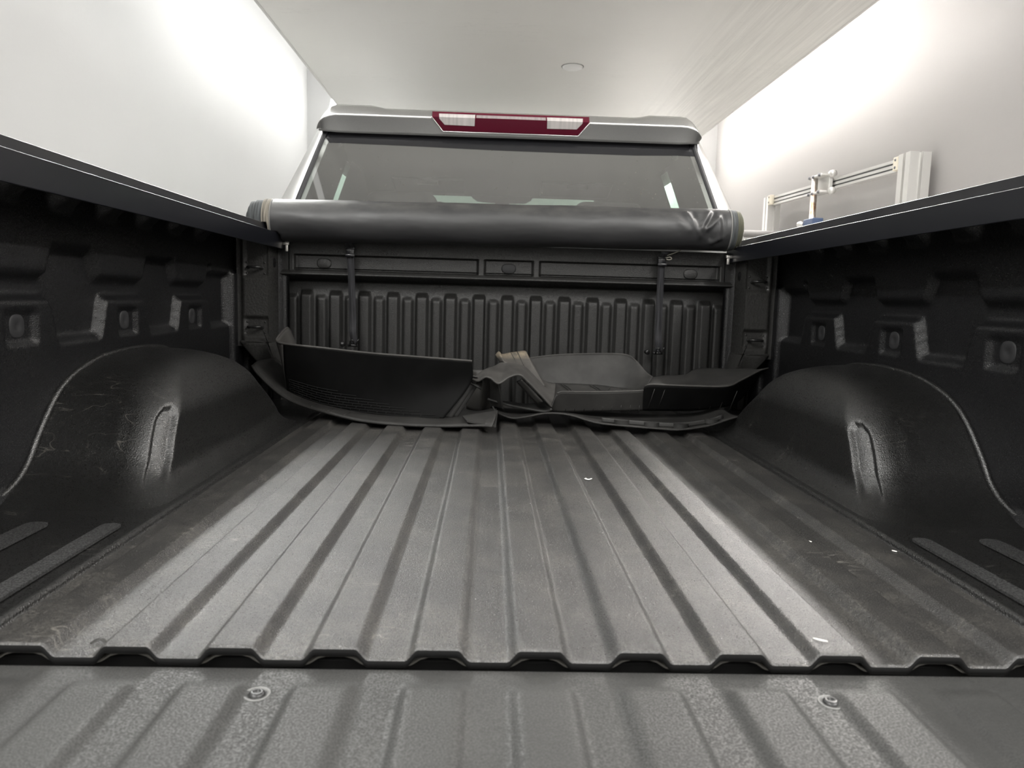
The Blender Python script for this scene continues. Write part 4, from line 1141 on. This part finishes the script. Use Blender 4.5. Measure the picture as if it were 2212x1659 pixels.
C2 = [(-0.094, 1.48, 0.127), (-0.083, 1.48, 0.136), (-0.064, 1.47, 0.144), (-0.045, 1.46, 0.142), (-0.020, 1.45, 0.140), (0.007, 1.46, 0.151), (0.040, 1.46, 0.149), (0.068, 1.47, 0.128), (0.103, 1.48, 0.096), (0.137, 1.47, 0.065)]
C3 = [(-0.088, 1.54, 0.127), (-0.078, 1.56, 0.134), (-0.060, 1.56, 0.143), (-0.042, 1.55, 0.150), (-0.018, 1.55, 0.163), (0.011, 1.55, 0.161), (0.049, 1.55, 0.152), (0.076, 1.56, 0.133), (0.116, 1.58, 0.105), (0.151, 1.58, 0.097)]
loft('crumpled_flap', [C1, C2, C3], 90, 24, M['rubber_light'], big, 0.0045)
bt_ = [(-0.039, 1.60, 0.182), (-0.029, 1.60, 0.192), (-0.019, 1.60, 0.184), (0.004, 1.60, 0.189), (0.033, 1.60, 0.194), (0.053, 1.60, 0.196), (0.060, 1.60, 0.186)]
bb_ = [(-0.020, 1.57, 0.160), (-0.016, 1.55, 0.166), (-0.008, 1.54, 0.163), (0.025, 1.53, 0.149), (0.060, 1.52, 0.127), (0.095, 1.51, 0.101), (0.114, 1.51, 0.096)]
o = loft('stained_edge_band', [bt_, bb_], 40, 14, M['rubber_stain'], big, 0.0045, flip=True)
o['label'] = 'tan stained edge band'
for t in (0.50, 0.66):
    a = crom(bt_, 41)[int(40 * (t + 0.02))]; b = crom(bb_, 41)[int(40 * (t + 0.02))]
    tube('moulded_line', [a + Vector((0, -0.0035, 0.001)), b + Vector((0, -0.0035, 0.001))], 0.0011, M['rubber_light'], big, 6)
# underside strip showing inside the crumple, and the fold that meets the floor
loft('folded_strip', [[(0.036, 1.385, 0.131), (0.060, 1.39, 0.108), (0.090, 1.395, 0.076), (0.100, 1.398, 0.066)], [(0.022, 1.40, 0.122), (0.045, 1.405, 0.098), (0.075, 1.41, 0.066), (0.086, 1.413, 0.057)]], 14, 4, M['rubber_grey'], big, 0.004)
loft('folded_strip', [[(-0.06, 1.47, 0.06), (0.0, 1.46, 0.045), (0.06, 1.43, 0.038), (0.110, 1.41, 0.034), (0.126, 1.40, 0.044)], [(-0.05, 1.56, 0.045), (0.0, 1.56, 0.04), (0.06, 1.53, 0.038), (0.115, 1.50, 0.050), (0.13, 1.46, 0.060)]], 30, 8, M['rubber'], big, 0.006)
loft('folded_strip', [[(-0.055, 1.42, 0.125), (-0.045, 1.42, 0.125), (-0.030, 1.40, 0.118)], [(-0.05, 1.50, 0.03), (-0.03, 1.49, 0.03), (-0.012, 1.46, 0.03)]], 10, 12, M['rubber'], big, 0.004)

# right: mat underneath, wavy with half-round tabs along its edge
D_front = [(-0.045, 1.46, 0.040), (-0.034, 1.43, 0.028), (-0.010, 1.40, 0.021), (0.017, 1.385, 0.017), (0.056, 1.375, 0.025), (0.108, 1.37, 0.036), (0.172, 1.35, 0.036), (0.247, 1.32, 0.020), (0.337, 1.31, 0.014), (0.413, 1.30, 0.011), (0.476, 1.295, 0.010), (0.555, 1.30, 0.022), (0.609, 1.31, 0.038), (0.646, 1.32, 0.047)]
D_back = [(-0.041, 1.60, 0.028), (-0.027, 1.58, 0.022), (-0.003, 1.57, 0.018), (0.025, 1.56, 0.018), (0.068, 1.55, 0.020), (0.122, 1.55, 0.024), (0.194, 1.55, 0.024), (0.276, 1.52, 0.022), (0.372, 1.50, 0.020), (0.453, 1.48, 0.022), (0.523, 1.48, 0.026), (0.580, 1.47, 0.034), (0.615, 1.46, 0.050), (0.632, 1.40, 0.051)]
under = empty('tabbed_floor_mat', (0.3, 1.4, 0.0))
tag(under, 'thin wavy floor mat with half-round tabs under the crumpled tray mat', 'floor mat')
loft('mat_sheet', [D_front, [((a[0] + b[0]) / 2, (a[1] + b[1]) / 2, (a[2] + b[2]) / 2 - 0.003) for a, b in zip(D_front, D_back)], D_back], 90, 16, M['rubber_grey'], under, 0.004)
loft('raised_bar', [[(0.262, 1.338, 0.033), (0.335, 1.332, 0.029), (0.413, 1.326, 0.026), (0.476, 1.322, 0.026), (0.555, 1.326, 0.037), (0.605, 1.334, 0.051)],
                    [(0.262, 1.336, 0.020), (0.335, 1.330, 0.016), (0.413, 1.324, 0.013), (0.476, 1.320, 0.013), (0.555, 1.324, 0.024), (0.605, 1.332, 0.038)]], 40, 4, M['rubber'], under, 0.006)
for x, y, z in ((0.318, 1.325, 0.016), (0.401, 1.318, 0.0125), (0.483, 1.312, 0.012), (0.570, 1.318, 0.0265)):
    bm = bmesh.new(); A = []; B = []
    for k in range(13):
        a = PI * k / 12
        A.append(bm.verts.new((x + 0.021 * math.cos(a), y + 0.006 - 0.017 * math.sin(a), z))); B.append(bm.verts.new((x + 0.021 * math.cos(a), y + 0.006 - 0.017 * math.sin(a), z + 0.013)))
    bm.faces.new(A); bm.faces.new(B[::-1])
    for k in range(13): bm.faces.new((A[k], B[k], B[(k + 1) % 13], A[(k + 1) % 13]))
    sharp(bmobj('tab', bm, M['rubber'], under), 40)
# rolled mat end glimpsed between the two piles
loose = loft('rolled_floor_mat', [[(-0.125, 1.60, 0.135), (-0.09, 1.56, 0.137), (-0.055, 1.60, 0.135)], [(-0.125, 1.60, 0.08), (-0.085, 1.55, 0.08), (-0.045, 1.60, 0.08)], [(-0.125, 1.60, 0.01), (-0.085, 1.55, 0.008), (-0.045, 1.60, 0.01)]], 14, 12, M['rubber_light'], None, 0.004)
tag(loose, 'grey curled end of a floor mat glimpsed between the two mat piles', 'floor mat')

# ------------------------------------------------------------------ small litter on the bed floor
def scrap(name, label, cat, pts, w, mtl, z):
    pp = crom([(x, y, z + h) for x, y, h in pts], 12)
    V = []; F = []
    for i, p in enumerate(pp):
        t = (pp[min(i + 1, 11)] - pp[max(i - 1, 0)]).normalized(); s = Vector((-t.y, t.x, 0)) * w * math.sin(PI * (0.08 + 0.84 * i / 11))
        V += [p - s, p + s + Vector((0, 0, 0.0008))]
    for i in range(11): F.append((2 * i, 2 * i + 1, 2 * i + 3, 2 * i + 2))
    o = meshobj(name, V, F, mtl); solid(o, 0.0006, 1.0)
    return tag(o, label, cat)
M['paper'] = mat('white_paper', (0.75, 0.74, 0.70), 0.6)[0]
M['leaf'] = mat('dry_leaf', (0.015, 0.014, 0.012), 0.6)[0]
scrap('paper_scrap', 'curled white scrap lying on the middle of the bed floor', 'scrap', [(0.150, 0.797, 0.001), (0.147, 0.787, 0.002), (0.153, 0.780, 0.002), (0.161, 0.784, 0.003)], 0.0022, M['paper'], floor_z(0.155))
scrap('paper_scrap', 'white sliver near the rear edge of the bed floor at right', 'scrap', [(0.298, 0.034, 0.001), (0.3035, 0.0275, 0.002), (0.311, 0.026, 0.001)], 0.0011, M['paper'], floor_z(0.305))
scrap('leaf_fragment', 'dark curled leaf fragment near the rear edge of the bed floor at left', 'leaf', [(-0.466, 0.024, 0.001), (-0.458, 0.028, 0.004), (-0.450, 0.026, 0.002)], 0.0025, M['leaf'], floor_z(-0.458))
scrap('paper_scrap', 'tiny white crumb on the floor at right by the seam', 'scrap', [(0.567, 0.366, 0.001), (0.572, 0.360, 0.001)], 0.0014, M['paper'], floor_z(0.569))
scrap('paper_scrap', 'tiny pale crumb on the right ribs, halfway along the floor', 'scrap', [(0.441, 0.382, 0.001), (0.446, 0.376, 0.001)], 0.0014, M['paper'], floor_z(0.444))

# ------------------------------------------------------------------ aluminium frame by the right wall
fr = empty('extrusion_frame', (1.67, 3.2, GZ))
tag(fr, 'aluminium extrusion frame with a sliding bracket and rod by the right wall', 'frame')
def extr_post(x, y, z0, z1, w, name='post'):
    h = w / 2; s = w * 0.10; dp = w * 0.22
    pts = [(-h, -h), (-s, -h), (-s, -h + dp), (s, -h + dp), (s, -h), (h, -h), (h, -s), (h - dp, -s), (h - dp, s), (h, s), (h, h), (s, h), (s, h - dp), (-s, h - dp), (-s, h), (-h, h), (-h, s), (-h + dp, s), (-h + dp, -s), (-h, -s)]
    bm = bmesh.new()
    A = [bm.verts.new((x + a, y + b, z0)) for a, b in pts]; B = [bm.verts.new((x + a, y + b, z1)) for a, b in pts]
    bm.faces.new(A[::-1]); bm.faces.new(B)
    for i in range(len(A)): bm.faces.new((A[i], A[(i + 1) % len(A)], B[(i + 1) % len(A)], B[i]))
    return sharp(bmobj(name, bm, M['alu'], fr), 30)
extr_post(1.674, 3.942, GZ, 1.029, 0.078)
extr_post(1.674, 2.377, GZ, 1.000, 0.088)
def bar_z(y): return 1.0050 + (0.9705 - 1.0050) * (3.914 - y) / (3.914 - 2.435)
def bar(y0, y1):                # crossbar: three ribs with two slots between them
    def sweep(bm, x0, x1, z0, z1):
        vs = []
        for y in (y0, y1):
            for x, z in ((x0, z0), (x1, z0), (x1, z1), (x0, z1)): vs.append(bm.verts.new((x, y, bar_z(y) + z)))
        bm.faces.new(vs[0:4][::-1]); bm.faces.new(vs[4:8])
        for k in range(4): bm.faces.new((vs[k], vs[(k + 1) % 4], vs[4 + (k + 1) % 4], vs[4 + k]))
    bm = bmesh.new()
    for z0, z1 in ((0.0105, 0.0235), (-0.0105, 0.0025), (-0.0290, -0.0178)): sweep(bm, 1.656, 1.686, z0, z1)
    o = sharp(bmobj('crossbar', bm, M['alu'], fr), 30)
    bm = bmesh.new(); sweep(bm, 1.665, 1.682, -0.026, 0.020)
    sharp(bmobj('slot_web', bm, M['alu_dark'], o), 30)
bar(2.428, 3.908)
for y, z, w in ((3.886, 1.006, 0.046), (2.448, 0.969, 0.038)):
    eb = box('end_bracket', (1.644, y, z), (0.026, w, 0.057), M['ivory'], fr, 0.004)
    for dz in (-0.016, 0.016):
        bm = bmesh.new(); disc_bm(bm, (1.632, y, z + dz), (-1, 0, 0), [(0, 0.003), (0.0055, 0.003), (0.0065, 0)], 12); bmobj('bolt', bm, M['alu_dark'], eb)
sb = box('slide_bracket', (1.640, 3.133, 0.984), (0.02, 0.14, 0.092), M['alu'], fr, 0.003)
for dz in (0.042, -0.042):
    box('bracket_flange', (1.614, 3.145, 0.984 + dz), (0.046, 0.157, 0.011), M['alu'], sb, 0.002)
    for dy in (-0.055, 0.018, 0.06):
        bm = bmesh.new(); disc_bm(bm, (1.593, 3.145 + dy, 0.984 + dz), (-1, 0, 0), [(0, 0.011), (0.0075, 0.009), (0.009, 0)], 12); bmobj('bolt', bm, M['alu_dark'], sb)
    bm = bmesh.new(); disc_bm(bm, (1.634, 3.067, 0.984 + dz), (0, -1, 0), [(0, 0.046), (0.016, 0.046), (0.018, 0.018), (0.009, 0.014), (0.009, 0)], 14); bmobj('knob', bm, M['alu'], sb)
tube('rod', [(1.605, 3.175, 1.031), (1.605, 3.175, GZ)], 0.0155, M['rust'], fr, 14)
ck = box('clamp', (1.605, 3.162, 0.794), (0.055, 0.12, 0.042), M['blue'], fr, 0.004)
bm = bmesh.new(); disc_bm(bm, (1.583, 3.234, 0.794), (-0.5, 1, 0), [(0, 0.037), (0.013, 0.032), (0.017, 0.014), (0.007, 0)], 12); bmobj('clamp_knob', bm, M['alu'], ck)

pipe = empty('padded_pipe', (1.60, 3.744, 0.784))
tag(pipe, 'grey foam-sleeved pipe running level to the right wall beyond the bed', 'pipe')
tube('foam_sleeve', [(1.437, 3.744, 0.784), (1.6, 3.744, 0.784), (1.748, 3.744, 0.784)], 0.022, M['foam'], pipe, 18)
tube('pipe_end', [(1.406, 3.744, 0.784), (1.441, 3.744, 0.784)], 0.016, M['alu'], pipe, 16)
